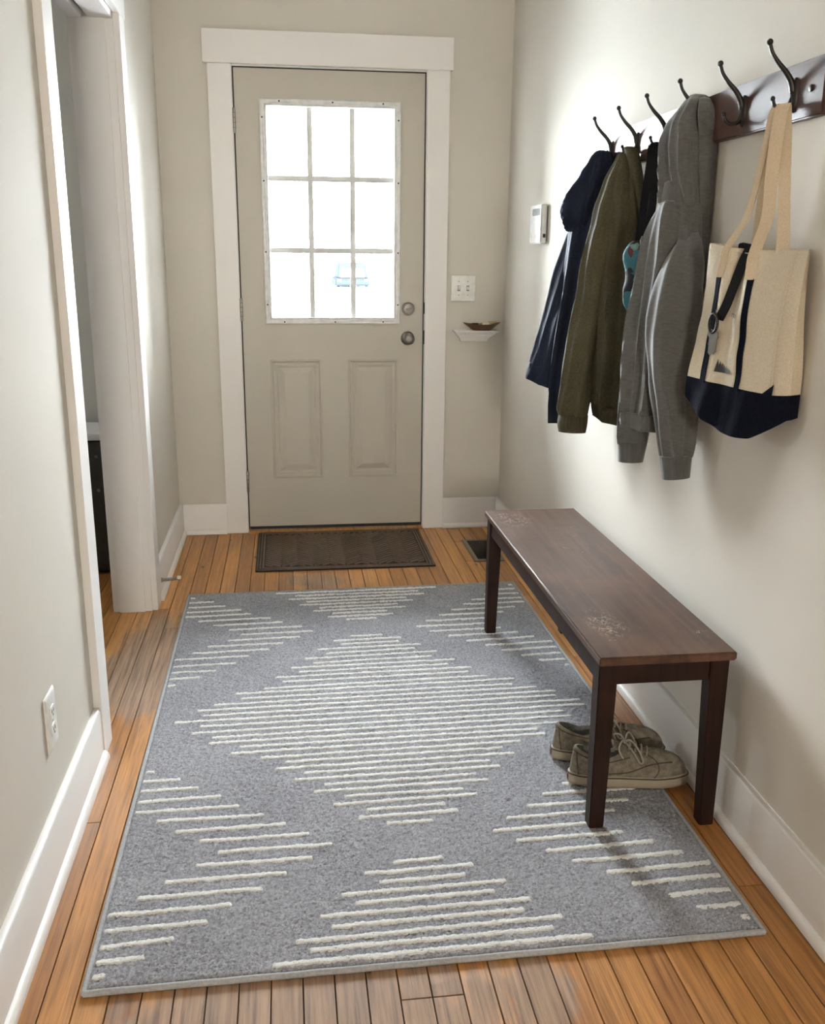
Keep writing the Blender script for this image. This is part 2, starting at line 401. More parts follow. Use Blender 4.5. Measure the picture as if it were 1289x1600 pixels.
tag(one(XL-2.3, XR+0.14, YF-0.14, 0.14, ZC, ZC+0.1, 'ceiling', 'ceiling'), 'plain white ceiling above the hall', 'ceiling', kind='structure')
win = empty('added_window_1', (0.36, YF, WZ0), 'invented amber fill-light window in the wall behind the viewer', 'window', kind='structure')  # unseen window, added to send warm fill light down the hall
f = MB()
for (a, b, c, d) in ((WX0, WX0+0.03, WZ0, WZ1), (WX1-0.03, WX1, WZ0, WZ1), (WX0+0.03, WX1-0.03, WZ0, WZ0+0.03), (WX0+0.03, WX1-0.03, WZ1-0.03, WZ1)):
    f.box(a, b, YF-0.10, YF-0.02, c, d)
f.build('added_window_frame', 'trim', win)
one(WX0+0.03, WX1-0.03, YF-0.065, YF-0.06, WZ0+0.03, WZ1-0.03, 'pane', 'fill_tint_glass', win)

# side room seen through the left doorway
tag(one(XL-2.3, XL-0.14, -0.22, -0.10, -0.02, ZC, 'wall_side_room_back', 'wall'), 'shaded grey wall of the side room seen through the doorway', 'wall', kind='structure')
tag(MB().box(XL-2.42, XL-2.3, -4.0, -0.88, -0.02, ZC).box(XL-2.42, XL-2.3, -0.62, -0.10, -0.02, ZC).box(XL-2.42, XL-2.3, -0.88, -0.62, -0.02, 1.44).box(XL-2.42, XL-2.3, -0.88, -0.62, 1.76, ZC).build('wall_side_room_left', 'wall'), 'far wall of the side room, hidden past the doorway', 'wall', kind='structure')
tag(one(XL-2.3, XL-0.14, -4.1, -4.0, -0.02, ZC, 'wall_side_room_front', 'wall'), 'near wall of the side room, hidden by the hall wall', 'wall', kind='structure')

w2 = empty('added_window_2', (XL-2.36, -0.75, 1.44), 'invented fill-light window of the side room, out of sight past the doorway', 'window', kind='structure')  # unseen window, added to brighten the side room's back wall
fm = MB()
for (a, b, c, d) in ((-0.88, -0.86, 1.44, 1.76), (-0.64, -0.62, 1.44, 1.76), (-0.86, -0.64, 1.44, 1.46), (-0.86, -0.64, 1.74, 1.76)): fm.box(XL-2.40, XL-2.32, a, b, c, d)
fm.build('added_window_frame', 'trim', w2)
one(XL-2.363, XL-2.36, -0.86, -0.64, 1.46, 1.74, 'pane', 'glass', w2)

# floor: every board its own piece over a dark subfloor, with a hole for the floor vent
VX0, VX1, VY0, VY1 = 0.998, 1.108, -0.555, -0.262
sub = MB()
for (a, b, c, d) in ((XL-2.4, VX0, YF-0.1, 0.12), (VX1, XR+0.1, YF-0.1, 0.12), (VX0, VX1, YF-0.1, VY0), (VX0, VX1, VY1, 0.12)):
    sub.box(a, b, c, d, -0.06, -0.012)
floor = tag(sub.build('floor', 'dark'), 'worn golden oak strip floor running toward the entry door', 'floor', kind='structure')
PW = 0.0578; PX0 = -0.2062
plank_cache = {}
def plank(x0, x1, y0, y1):
    g = 0.0011
    key = (round(x1-x0, 4), round(y1-y0, 3))
    mb = MB().box(x0+g, x1-g, y0+g, y1-g, -0.012, 0.0)
    if key in plank_cache:
        o = bpy.data.objects.new('plank', plank_cache[key]); COL.objects.link(o); o.parent = floor; o.location = (x0, y0, 0)
    else:
        mb2 = MB().box(g, x1-x0-g, g, y1-y0-g, -0.012, 0.0)
        o = mb2.build('plank', 'floor', floor, bevel=0.0008, seg=1); o.location = (x0, y0, 0); plank_cache[key] = o.data
    return o
rng = random.Random(21)
k0 = math.ceil((XL-1.3-PX0)/PW)
k = k0
FORCED = {-2: [-2.40], 10: [-3.03], 11: [-3.03], -3: [-2.47]}
while PX0+k*PW < XR-0.002:
    x0, x1 = PX0+k*PW, min(PX0+(k+1)*PW, XR)
    inhall = x1 > XL-0.16
    lo = YF if inhall else -3.2
    hi = 0.04 if inhall and x0 > -0.1 and x1 < 0.93 else 0.0
    if not inhall: hi = -0.22
    y = hi
    cuts = [hi]
    if k in FORCED:
        y = FORCED[k][0] + rng.uniform(1.3, 1.5)
        cuts.append(y); cuts.append(FORCED[k][0]); y = FORCED[k][0]
    while y > lo:
        y -= round(rng.uniform(0.9, 2.5), 1) if y > -3.4 else 2.4
        cuts.append(max(y, lo))
    for a, b in zip(cuts[:-1], cuts[1:]):
        if a-b < 0.01: continue
        if x1 > VX0 and x0 < VX1 and a > VY0 and b < VY1:       # board meets the vent
            if a > VY1: plank(x0, x1, VY1, a)
            if b < VY0: plank(x0, x1, b, VY0)
            if x0 < VX0-0.004: plank(x0, VX0, max(b, VY0), min(a, VY1))
            if x1 > VX1+0.004: plank(VX1, x1, max(b, VY0), min(a, VY1))
        else:
            plank(x0, x1, b, a)
    k += 1

# baseboards with shoe moulding
def baseboard(name, label, runs):
    r = empty(name, runs[0][0], label, 'baseboard', kind='structure')
    for (p, q, n) in runs:                 # p,q floor points at the wall, n wall normal into the hall
        p, q, n = Vector(p), Vector(q), Vector(n)
        prof = [(0, 0), (0.017, 0), (0.017, 0.140), (0.014, 0.146), (0, 0.146)]
        MB().rings([[p+n*a+Vector((0, 0, b)) for a, b in prof], [q+n*a+Vector((0, 0, b)) for a, b in prof]]).build('board', 'trim', r, bevel=0.0012, seg=1)
        prof = [(0.0172, 0.0), (0.031, 0.0)] + [(0.0172+0.0138*math.cos(t), 0.005+0.017*math.sin(t)) for t in np.linspace(0.1, math.pi/2, 6)]
        MB().rings([[p+n*a+Vector((0, 0, b)) for a, b in prof], [q+n*a+Vector((0, 0, b)) for a, b in prof]]).build('shoe_moulding', 'trim', r, smooth=True, angle=50)
    return r
baseboard('baseboard_left', 'white baseboard with shoe moulding along the left wall', [((XL, YF, 0), (XL, -2.098, 0), (1, 0, 0)), ((XL, -0.915, 0), (XL, 0, 0), (1, 0, 0))])
baseboard('baseboard_right', 'white baseboard with shoe moulding behind the bench', [((XR, 0, 0), (XR, YF, 0), (-1, 0, 0))])
baseboard('baseboard_back', 'white baseboard either side of the entry door casing', [((XL+0.0172, 0, 0), (-0.107, 0, 0), (0, -1, 0)), ((0.932, 0, 0), (XR-0.0172, 0, 0), (0, -1, 0))])

# entry door casing and jamb
t = empty('trim_1', (0.41, 0, 0), 'flat white casing boards around the entry door', 'door casing', kind='structure')
one(-0.107, -0.0085, -0.02, 0, 0, 2.067, 'side_board', 'trim', t, 0.0015)
one(0.8335, 0.932, -0.02, 0, 0, 2.067, 'side_board', 'trim', t, 0.0015)
one(-0.124, 0.945, -0.03, 0, 2.067, 2.197, 'head_board', 'trim', t, 0.002)
one(JX0-0.02, JX0, -0.002, 0.14, 0, JZ, 'jamb_board', 'trim', t); one(JX1, JX1+0.02, -0.002, 0.14, 0, JZ, 'jamb_board', 'trim', t)
one(JX0-0.02, JX1+0.02, -0.002, 0.14, JZ, JZ+0.02, 'jamb_board', 'trim', t)
one(JX0, JX0+0.018, 0.0445, 0.07, 0.010, JZ, 'weatherstrip', 'black', t); one(JX1-0.018, JX1, 0.0445, 0.07, 0.010, JZ, 'weatherstrip', 'black', t)
one(JX0, JX1, 0.0445, 0.07, JZ-0.018, JZ, 'weatherstrip', 'black', t)
one(JX0, DX0-0.0002, 0.005, 0.044, 0.010, JZ, 'gap_filler', 'black', t); one(DX1+0.0002, JX1, 0.005, 0.044, 0.010, JZ, 'gap_filler', 'black', t); one(JX0, JX1, 0.005, 0.044, DZ1+0.0002, JZ, 'gap_filler', 'black', t)  # black filler added so the door gap reads as dark shade
one(JX0, JX1, -0.035, 0.14, -0.01, 0.010, 'threshold', 'floor', t, 0.003)
for z, h in ((1.055, 0.026), (0.922, 0.032)):
    one(JX1-0.0015, JX1+0.0035, -0.004, 0.02, z-h, z+h, 'strike_plate', 'black', t, 0.001)

# entry door: slab, glazed lite, two raised panels, hardware
door = empty('door_1', (0.41, 0, 0.026), 'taupe half-glazed entry door with nine panes and two raised panels', 'door', kind='structure')
LX0, LX1, LZ0, LZ1 = 0.128, 0.692, 1.004, 1.914        # hole for the glass
PAN = ((0.119, 0.355, 0.262, 0.822), (0.477, 0.712, 0.262, 0.822))
mb = MB()
xs = sorted({DX0, DX1, LX0, LX1, *[p[0] for p in PAN], *[p[1] for p in PAN]}); zs = sorted({DZ0, DZ1, LZ0, LZ1, 0.262, 0.822})
holes = [(LX0, LX1, LZ0, LZ1), *PAN]
for yy, hs in ((0.0, holes), (0.044, holes[:1])):
    for xa, xb in zip(xs[:-1], xs[1:]):
        for za, zb in zip(zs[:-1], zs[1:]):
            cx, cz = (xa+xb)/2, (za+zb)/2
            if any(h[0] < cx < h[1] and h[2] < cz < h[3] for h in hs): continue
            mb.add([(xa, yy, za), (xb, yy, za), (xb, yy, zb), (xa, yy, zb)], [(0, 1, 2, 3)])
def rect(x0, x1, z0, z1, y): return [(x0, y, z0), (x1, y, z0), (x1, y, z1), (x0, y, z1)]
mb.rings([rect(DX0, DX1, DZ0, DZ1, 0), rect(DX0, DX1, DZ0, DZ1, 0.044)], False, False)
mb.rings([rect(LX0, LX1, LZ0, LZ1, 0), rect(LX0, LX1, LZ0, LZ1, 0.044)], False, False)
mb.build('slab', 'door', door)
for (x0, x1, z0, z1) in PAN:
    p = MB(); rs = []
    for ins, y in ((0, 0.0), (0.003, -0.0025), (0.008, -0.0025), (0.014, 0.005), (0.020, 0.0055), (0.023, 0.003), (0.029, 0.0035), (0.036, 0.0075), (0.040, 0.0075), (0.062, 0.0005), (0.064, 0.0)):
        rs.append(rect(x0+ins, x1-ins, z0+ins, z1-ins, y))
    p.rings(rs, False, True).build('raised_panel', 'door', door)
# white lite frame
p = MB()
rs = []
for ins, y in ((0, 0.0), (0.0, -0.006), (0.004, -0.010), (0.012, -0.010), (0.016, -0.0075), (0.022, -0.0075), (0.026, -0.012), (0.029, -0.012), (0.032, -0.004), (0.033, 0.012)):
    rs.append(rect(0.104+ins, 0.719-ins, 0.983+ins, 1.936-ins, y))
lf = p.rings(rs, False, False).build('lite_frame', 'lite', door)
for (x, z) in [(0.19, 1.926), (0.42, 1.926), (0.64, 1.926), (0.19, 0.993), (0.42, 0.993), (0.64, 0.993)] + [(xx, zz) for xx in (0.115, 0.708) for zz in (1.86, 1.6, 1.3, 1.07)]:
    MB().lathe([(0.0036, -0.0125), (0.0036, -0.0085), (0.001, -0.008)], (x, 0, z), 'y', 8).build('screw', 'iron', lf)
GX = [0.137, 0.3145, 0.3225, 0.5005, 0.5085, 0.685]; GZ = [1.015, 1.3035, 1.3115, 1.609, 1.617, 1.903]
one(0.3065, 0.3305, 0.004, 0.012, 1.013, 1.905, 'muntin', 'muntin', door, 0.002); one(0.4925, 0.5165, 0.004, 0.012, 1.013, 1.905, 'muntin', 'muntin', door, 0.002)
one(0.136, 0.686, 0.005, 0.013, 1.2955, 1.3195, 'muntin', 'muntin', door, 0.002); one(0.136, 0.686, 0.005, 0.013, 1.601, 1.625, 'muntin', 'muntin', door, 0.002)
for i in range(3):
    for j in range(3):
        one(GX[2*i], GX[2*i+1], 0.0145, 0.0175, GZ[2*j], GZ[2*j+1], 'pane', 'glass', door)
for z in (1.845, 1.047, 0.249):
    h = MB().lathe([(0.0062, -0.05), (0.0066, -0.049), (0.0066, 0.049), (0.0062, 0.05)], (-0.003, -0.0065, z), 'z', 12)
    hh = h.build('hinge', 'steel', door, smooth=True)
    one(-0.0055, 0.0, -0.002, 0.03, z-0.05, z+0.05, 'hinge_leaf', 'steel', hh)
    for dz in (-0.03, -0.01, 0.01, 0.03): MB().lathe([(0.0068, -0.0006), (0.0068, 0.0006)], (-0.003, -0.0065, z+dz), 'z', 12).build('knuckle_joint', 'iron', hh)
db = MB().lathe([(0.029, 0.0), (0.029, -0.008), (0.026, -0.011), (0.023, -0.011), (0.021, -0.014), (0.006, -0.015)], (0.757, 0, 1.052), 'y', 32).build('deadbolt_rose', 'nickel', door, smooth=True, angle=35)
tp = MB(); ca, sa = math.cos(0.22), math.sin(0.22)
tp.rings([[Vector((0.757+u*ca-w_*sa, yy, 1.052+u*sa+w_*ca)) for u, w_ in ((-0.014, -0.003), (0.015, -0.004), (0.015, 0.004), (-0.014, 0.003))] for yy in (-0.013, -0.028)])
tp.build('thumb_turn', 'dark_steel', db, bevel=0.001)
kr = MB().lathe([(0.032, 0.0), (0.032, -0.003), (0.029, -0.008), (0.020, -0.013), (0.013, -0.015), (0.013, -0.030), (0.018, -0.036), (0.025, -0.045), (0.0265, -0.053), (0.024, -0.061), (0.016, -0.066), (0.009, -0.0665), (0.008, -0.064), (0.003, -0.064)], (0.7555, 0, 0.918), 'y', 36).build('knob', 'nickel', door, smooth=True, angle=35)
MB().lathe([(0.004, -0.0635), (0.004, -0.070), (0.001, -0.070)], (0.7555, 0, 0.918), 'y', 12).build('knob_button', 'nickel', kr)
one(DX0+0.002, DX1-0.002, 0.004, 0.04, 0.0105, 0.026, 'door_sweep', 'black', door)

# side doorway trim, a pocket doorway with a slot in the head
t = empty('trim_2', (XL, -1.5, 0), 'white casing and jambs of the side doorway on the left', 'door casing', kind='structure')
one(XL, XL+0.02, OP0-0.097, OP0+0.002, 0, OPZ+0.02, 'casing_board', 'trim', t, 0.0015)
one(XL, XL+0.02, OP1+0.006, OP1+0.105, 0, OPZ+0.02, 'casing_board', 'trim', t, 0.0015)
one(XL, XL+0.022, OP0-0.11, OP1+0.118, OPZ+0.02, OPZ+0.15, 'head_casing', 'trim', t, 0.0015)
one(-0.467, XL+0.0, OP1, OP1+0.02, 0, OPZ+0.02, 'jamb_board', 'trim', t, 0.001)
one(-0.443, -0.350, OP1-0.008, OP1-0.0002, 0, OPZ, 'jamb_stop', 'trim', t, 0.0012)
one(-0.467, XL, OP0-0.02, OP0, 0, OPZ+0.02, 'jamb_board', 'trim', t, 0.001)
one(-0.467, -0.420, OP0, OP1, OPZ, OPZ+0.02, 'head_jamb', 'trim', t, 0.001)
one(-0.400, XL, OP0, OP1, OPZ, OPZ+0.02, 'head_jamb', 'trim', t, 0.001)
one(-0.467, XL, OP0, OP1, OPZ+0.07, OPZ+0.08, 'track_cavity', 'dark', t)
one(-0.420, -0.400, OP0, OP1, OPZ+0.05, OPZ+0.065, 'door_track', 'dark_steel', t)

# ------------------------------------------------------------------ area rug
RC = [(-0.205, -0.886), (1.086, -0.868), (1.106, -2.946), (-0.194, -2.954)]   # far left, far right, near right, near left
def rug_pt(u, v):
    a, b, c, d = RC
    return (np.asarray(a)[None]*((1-u)*(1-v))[:, None]+np.asarray(b)[None]*(u*(1-v))[:, None]+np.asarray(c)[None]*(u*v)[:, None]+np.asarray(d)[None]*((1-u)*v)[:, None])
def np_mesh(name, V, Q, mat, parent, loc):
    me = bpy.data.meshes.new(name)
    V = V-np.asarray(loc)[None]
    me.vertices.add(len(V)); me.vertices.foreach_set('co', V.astype(np.float32).ravel())
    me.loops.add(Q.size); me.loops.foreach_set('vertex_index', Q.astype(np.int32).ravel())
    me.polygons.add(len(Q)); me.polygons.foreach_set('loop_start', np.arange(0, Q.size, 4, dtype=np.int32))
    me.polygons.foreach_set('loop_total', np.full(len(Q), 4, dtype=np.int32))
    me.update(calc_edges=True); me.validate()
    me.shade_smooth(); me.materials.append(M[mat])
    o = bpy.data.objects.new(name, me); COL.objects.link(o); o.parent = parent; ORG[o.name] = Vector(loc)
    return o
def quads(nu, nv):
    i = np.arange(nv-1)[:, None]*nu+np.arange(nu-1)[None]
    i = i.ravel(); return np.stack([i, i+1, i+1+nu, i+nu], 1)[:, ::-1]
nrg = np.random.default_rng(3)
rug = empty('area_rug', (0.45, -1.91, 0), 'grey pile area rug with ivory stripe diamonds on the oak floor', 'rug')
nu, nv = 325, 520
uu, vv = np.meshgrid(np.linspace(0.004, 0.996, nu), np.linspace(0.003, 0.997, nv)); uu = uu.ravel(); vv = vv.ravel()
xy = rug_pt(uu, vv)
zz = 0.0098+nrg.random(len(uu))**1.4*0.0042
xy = xy+nrg.normal(0, 0.0007, xy.shape)
edge = np.minimum(np.minimum(uu, 1-uu)*1.3, np.minimum(vv, 1-vv)*2.07)
zz = np.where(edge < 0.007, 0.008, zz)
np_mesh('pile', np.column_stack([xy, zz]), quads(nu, nv), 'rug', rug, (0.45, -1.91, 0))
bk = MB(); lo = [(x, y, 0.0003) for x, y in RC]; hi = [(x, y, 0.008) for x, y in RC]
bk.rings([lo, hi]).build('backing', 'binding', rug)
for i in range(4):
    p, q = Vector((*RC[i], 0.0058)), Vector((*RC[(i+1) % 4], 0.0058))
    rb = 0.0062 if i == 2 else 0.0055
    path = [p.lerp(q, k/40)+Vector((0, 0, 0.0004*math.sin(k*1.7))) for k in range(41)]
    MB().tube(path, rb, 8).build('binding', 'binding', rug, smooth=True, angle=80)
STR = [(-203,-934,-173,-931),(-201,-986,-99,-981),(-201,-1036,-55,-1030),(-200,-1085,6,-1075),(-201,-1130,44,-1121),(-148,-1177,114,-1168),(-92,-1225,160,-1215),(-34,-1271,228,-1264),(10,-1319,265,-1311),(-32,-1367,219,-1359),(-97,-1412,162,-1407),(-143,-1464,115,-1455),(-198,-1511,50,-1503),(-199,-1563,10,-1557),(-197,-1609,-50,-1608),(-198,-1656,-96,-1652),(-197,-1706,-165,-1700),(127,-915,765,-905),(201,-950,691,-941),(176,-984,708,-973),(242,-1018,634,-1007),(217,-1051,656,-1039),(291,-1084,594,-1074),(267,-1117,620,-1106),(336,-1149,546,-1139),(318,-1182,564,-1174),(385,-1213,499,-1210),(386,-1372,505,-1370),(328,-1409,568,-1400),(349,-1440,555,-1434),(270,-1476,627,-1467),(298,-1512,603,-1499),(227,-1548,673,-1532),(254,-1583,650,-1570),(182,-1615,720,-1604),(207,-1647,693,-1639),(132,-1681,764,-1669),(155,-1714,748,-1704),(99,-1755,801,-1738),(15,-1782,883,-1769),(33,-1816,866,-1806),(-44,-1849,938,-1835),(-90,-1880,988,-1868),(-72,-1914,979,-1898),(-146,-1946,1045,-1933),(-73,-1978,1048,-1965),(-94,-2014,973,-1999),(-35,-2045,989,-2030),(-42,-2075,943,-2065),(42,-2105,872,-2096),(20,-2136,888,-2125),(99,-2168,808,-2158),(164,-2197,751,-2187),(140,-2228,775,-2219),(211,-2258,703,-2250),(187,-2287,724,-2280),(260,-2318,654,-2311),(233,-2347,681,-2341),(306,-2376,608,-2376),(279,-2408,638,-2403),(357,-2440,552,-2437),(335,-2470,578,-2466),(398,-2502,513,-2501),(398,-2649,513,-2643),(332,-2681,574,-2675),(360,-2714,552,-2707),(278,-2744,633,-2739),(306,-2774,602,-2769),(233,-2806,671,-2802),(255,-2838,649,-2832),(184,-2873,721,-2861),(210,-2899,694,-2892),(141,-2930,765,-2922),(-192,-2210,-161,-2208),(-190,-2253,-95,-2251),(-190,-2298,-46,-2296),(-190,-2345,12,-2341),(-191,-2389,58,-2389),(-135,-2432,118,-2433),(-87,-2479,169,-2476),(-28,-2522,223,-2522),(15,-2567,273,-2566),(-28,-2611,227,-2611),(-88,-2661,170,-2658),(-137,-2707,121,-2704),(-187,-2753,59,-2748),(-186,-2800,14,-2792),(-189,-2845,-45,-2835),(-185,-2885,-95,-2881),(-186,-2924,-159,-2920),(1054,-909,1077,-908),(981,-958,1076,-953),(936,-1005,1076,-1005),(876,-1061,1076,-1056),(835,-1107,1078,-1102),(779,-1159,1030,-1151),(726,-1207,975,-1200),(670,-1260,918,-1252),(627,-1310,893,-1304),(669,-1358,932,-1351),(728,-1405,983,-1398),(781,-1456,1029,-1445),(839,-1501,1084,-1492),(885,-1548,1081,-1540),(942,-1596,1082,-1589),(990,-1641,1086,-1639),(1063,-1686,1087,-1685),(856,-2380,1063,-2377),(793,-2422,1035,-2419),(743,-2468,1001,-2467),(683,-2513,952,-2508),(639,-2558,901,-2553),(684,-2601,942,-2597),(740,-2647,999,-2639),(789,-2691,1049,-2685),(851,-2736,1101,-2729),(892,-2781,1102,-2773),(956,-2825,1101,-2820),(997,-2869,1101,-2866),(1074,-2907,1101,-2907)]
STR += [(1071, -2206, 1100, -2204), (1005, -2251, 1100, -2248), (956, -2296, 1101, -2293), (898, -2342, 1101, -2338)]
for (xa, ya, xb, yb) in STR:
    a, c = np.array([xa, ya])/1000.0, np.array([xb, yb])/1000.0
    if a[0] < -0.180: a[0] = -0.205+0.0053*(-0.886-a[1])+0.008
    if c[0] > 1.074: c[0] = 1.086+0.0096*(-0.868-c[1])-0.009
    L = np.linalg.norm(c-a); d = (c-a)/L; nrm = np.array([-d[1], d[0]])
    n = max(4, int(L/0.004)); m = 6
    s = np.linspace(0, 1, n); tt = np.linspace(-1, 1, m)
    S, T = np.meshgrid(s, tt)
    wob = np.convolve(nrg.normal(0, 1, n+8), np.ones(9)/9, 'valid')*0.0022
    half = 0.0082+np.convolve(nrg.normal(0, 1, n+4), np.ones(5)/5, 'valid')*0.0012
    end = np.minimum(1, np.minimum(s*L, (1-s)*L)/0.006+0.55)
    off = T*(half*end)[None]+wob[None]
    X = a[0]+d[0]*S*L+nrm[0]*off; Y = a[1]+d[1]*S*L+nrm[1]*off
    Z = 0.0128+nrg.random(X.shape)**1.5*0.0026-(np.abs(T) > 0.99)*0.004
    Z[:, 0] = 0.0095; Z[:, -1] = 0.0095
    np_mesh('stripe', np.column_stack([X.ravel(), Y.ravel(), Z.ravel()]), quads(n, m)[:, ::-1], 'rug_stripe', rug, (0.45, -1.91, 0))

# ------------------------------------------------------------------ doormat
dm = empty('doormat', (0.425, -0.34, 0), 'dark brown rubber doormat with chevron ribs at the entry door', 'doormat')
mx0, mx1, my0, my1 = 0.041, 0.809, -0.615, -0.045
one(mx0, mx1, my0, my1, 0.0005, 0.006, 'base', 'mat_dark', dm, 0.002)
bd = MB()
for ins, z in ((0.004, 0.0085), (0.016, 0.0085), (0.028, 0.0085)):
    wdt = 0.007
    for (a, b_, c, d) in ((mx0+ins, mx1-ins, my0+ins, my0+ins+wdt), (mx0+ins, mx1-ins, my1-ins-wdt, my1-ins), (mx0+ins, mx0+ins+wdt, my0+ins, my1-ins), (mx1-ins-wdt, mx1-ins, my0+ins, my1-ins)):
        bd.box(a, b_, c, d, 0.0055, z)
bd.build('border_rib', 'mat', dm)
ch = MB(); ix0, ix1, iy0, iy1 = mx0+0.040, mx1-0.040, my0+0.040, my1-0.040
per = (ix1-ix0)/10; pit = 0.029; amp = 0.060
yv = iy0-amp
while yv < iy1+amp:
    for k in range(10):
        a = ix0+k*per; sgn = 1 if k % 2 else -1
        x0, x1 = a-0.0005, a+per+0.0005
        y0 = yv-sgn*amp*0.5; y1 = yv+sgn*amp*0.5
        # clip the slanted rib to the inner field
        lo_t, hi_t = 0.0, 1.0
        for lim, sg in ((iy0, 1), (iy1-0.016, -1)):
            f0, f1 = (y0-lim)*sg, (y1-lim)*sg
            if f0 < 0 and f1 < 0: lo_t = 2.0
            elif f0 < 0: lo_t = max(lo_t, f0/(f0-f1))
            elif f1 < 0: hi_t = min(hi_t, f0/(f0-f1))
        if hi_t-lo_t < 0.05: continue
        xa, xb = x0+(x1-x0)*lo_t, x0+(x1-x0)*hi_t; ya, yb = y0+(y1-y0)*lo_t, y0+(y1-y0)*hi_t
        h = 0.0105
        ch.rings([[(xa, ya, 0.005), (xa, ya+0.016, 0.005), (xa, ya+0.013, h), (xa, ya+0.003, h)], [(xb, yb, 0.005), (xb, yb+0.016, 0.005), (xb, yb+0.013, h), (xb, yb+0.003, h)]])
    yv += pit
tag(ch.build('chevron_ribs', 'mat', dm), kind='stuff')

# ------------------------------------------------------------------ floor vent
fv = empty('floor_vent', (1.053, -0.41, 0), 'bronze metal floor register set in the boards beside the bench', 'floor vent')
fr = MB(); o_, i_ = (0.986, 1.121, -0.572, -0.246), (1.006, 1.100, -0.548, -0.270)
def rr(r, z): return [(r[0], r[2], z), (r[1], r[2], z), (r[1], r[3], z), (r[0], r[3], z)]
fr.rings([rr(o_, 0.0005), rr(o_, 0.003), rr([o_[0]+0.006, o_[1]-0.006, o_[2]+0.006, o_[3]-0.006], 0.0055), rr(i_, 0.005), rr(i_, -0.03)], False, False)
fr.build('frame', 'dark_steel', fv)
bx = MB().rings([rr((0.999, 1.107, -0.554, -0.263), -0.001), rr((0.999, 1.107, -0.554, -0.263), -0.12)], False, True).build('duct', 'dark_steel', fv)
MB().prism([(1.0995, -0.552, -0.10), (1.104, -0.552, -0.10), (1.104, -0.265, -0.10), (1.0995, -0.265, -0.10)], (0, 0, 0.085)).build('side_plate', 'dark_steel', fv)
one(1.002, 1.104, -0.400, -0.396, -0.075, -0.045, 'damper_blade', 'dark_steel', fv)

# ------------------------------------------------------------------ bench
bn = empty('bench', (1.012, -1.98, 0), 'dark brown wooden bench with scuffed top against the right wall', 'bench')
BX0, BX1, BY0, BY1, BZ = 0.856, 1.172, -2.600, -1.360, 0.45
one(BX0, BX1, BY0, BY1, BZ-0.021, BZ, 'seat', 'bench_top', bn, 0.0035, seg=3)
LW = 0.043; LB = 0.034
for sx in (0, 1):
    for sy in (0, 1):
        z0 = 0.0125 if sx == 0 else 0.0
        ox = BX0+0.008 if sx == 0 else BX1-0.005; oy = BY0+0.022 if sy == 0 else BY1-0.010
        dx = 1 if sx == 0 else -1; dy = 1 if sy == 0 else -1
        def q(wd, z, zz_=0.0):
            a, c = ox, ox+dx*wd; b_, d = oy, oy+dy*wd
            return [(min(a, c), min(b_, d), z), (max(a, c), min(b_, d), z), (max(a, c), max(b_, d), z), (min(a, c), max(b_, d), z)]
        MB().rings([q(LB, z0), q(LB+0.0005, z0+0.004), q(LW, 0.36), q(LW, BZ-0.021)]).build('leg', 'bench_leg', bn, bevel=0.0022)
az0, az1 = BZ-0.021-0.058, BZ-0.0212
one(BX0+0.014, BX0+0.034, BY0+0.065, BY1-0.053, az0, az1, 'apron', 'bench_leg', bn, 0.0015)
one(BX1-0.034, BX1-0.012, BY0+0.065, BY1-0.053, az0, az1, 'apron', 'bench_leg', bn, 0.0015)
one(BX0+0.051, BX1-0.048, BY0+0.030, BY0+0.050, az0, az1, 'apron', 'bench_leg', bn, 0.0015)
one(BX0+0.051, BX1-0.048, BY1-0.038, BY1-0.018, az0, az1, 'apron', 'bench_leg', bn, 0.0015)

# ------------------------------------------------------------------ coat rail with six hooks
HY = [-1.478, -1.692, -1.906, -2.120, -2.335, -2.550]
cr = empty('coat_rail', (1.203, -2.03, 1.55), 'dark wooden wall rail with six black iron coat hooks', 'coat rack')
mb = MB().box(1.193, 1.2128, -2.655, -1.395, 1.551, 1.657)
mb.build('board', 'rail', cr, bevel=0.003, seg=2)
for (y, z) in ((-2.61, 1.603), (-1.43, 1.603)):
    MB().lathe([(0.0065, 0.0), (0.0065, -0.002), (0.004, -0.0035), (0.001, -0.0035)], (1.1928, y, z), 'x', 14).build('rail_screw', 'iron', cr, smooth=True)
def hook(y):
    base = MB(); rs = []
    for i in range(13):                      # oval back plate, domed
        t = i/12; z = 1.567+t*0.064; hw = 0.0025+0.0082*math.sin(math.pi*min(1, max(0, t)))**0.55
        d = 0.0030+0.0075*math.sin(math.pi*t)**0.7
        rs.append([(1.193, y-hw, z), (1.193-d*0.6, y-hw*0.8, z), (1.193-d, y, z), (1.193-d*0.6, y+hw*0.8, z), (1.193, y+hw, z)])
    base.rings(rs)
    h = base.build('hook', 'iron', cr, smooth=True, angle=70)
    up = smooth_path([(1.188, y, 1.606), (1.183, y, 1.622), (1.170, y, 1.640), (1.152, y, 1.657), (1.138, y, 1.674), (1.1315, y, 1.690)], 6)
    n = len(up); rad = [0.0072-0.0035*min(1, i/(n*0.75)) for i in range(n)]
    m1 = MB().tube(up, rad, 10).ball((1.131, y, 1.692), 0.0062, 12, 8)
    m1.build('upper_prong', 'iron', h, smooth=True, angle=70)
    lo_ = smooth_path([(1.188, y, 1.592), (1.184, y, 1.580), (1.175, y, 1.5735), (1.163, y, 1.573), (1.153, y, 1.580), (1.1485, y, 1.590)], 6)
    rad = [0.006-0.0025*min(1, i/(len(lo_)*0.6)) for i in range(len(lo_))]
    MB().tube(lo_, rad, 10).ball((1.148, y, 1.592), 0.005, 10, 8).build('lower_prong', 'iron', h, smooth=True, angle=70)
    MB().lathe([(0.0032, 0.0), (0.0028, -0.0015), (0.0005, -0.0015)], (1.1832, y, 1.604), 'x', 10).build('hook_screw', 'iron', h)
for y in HY: hook(y)

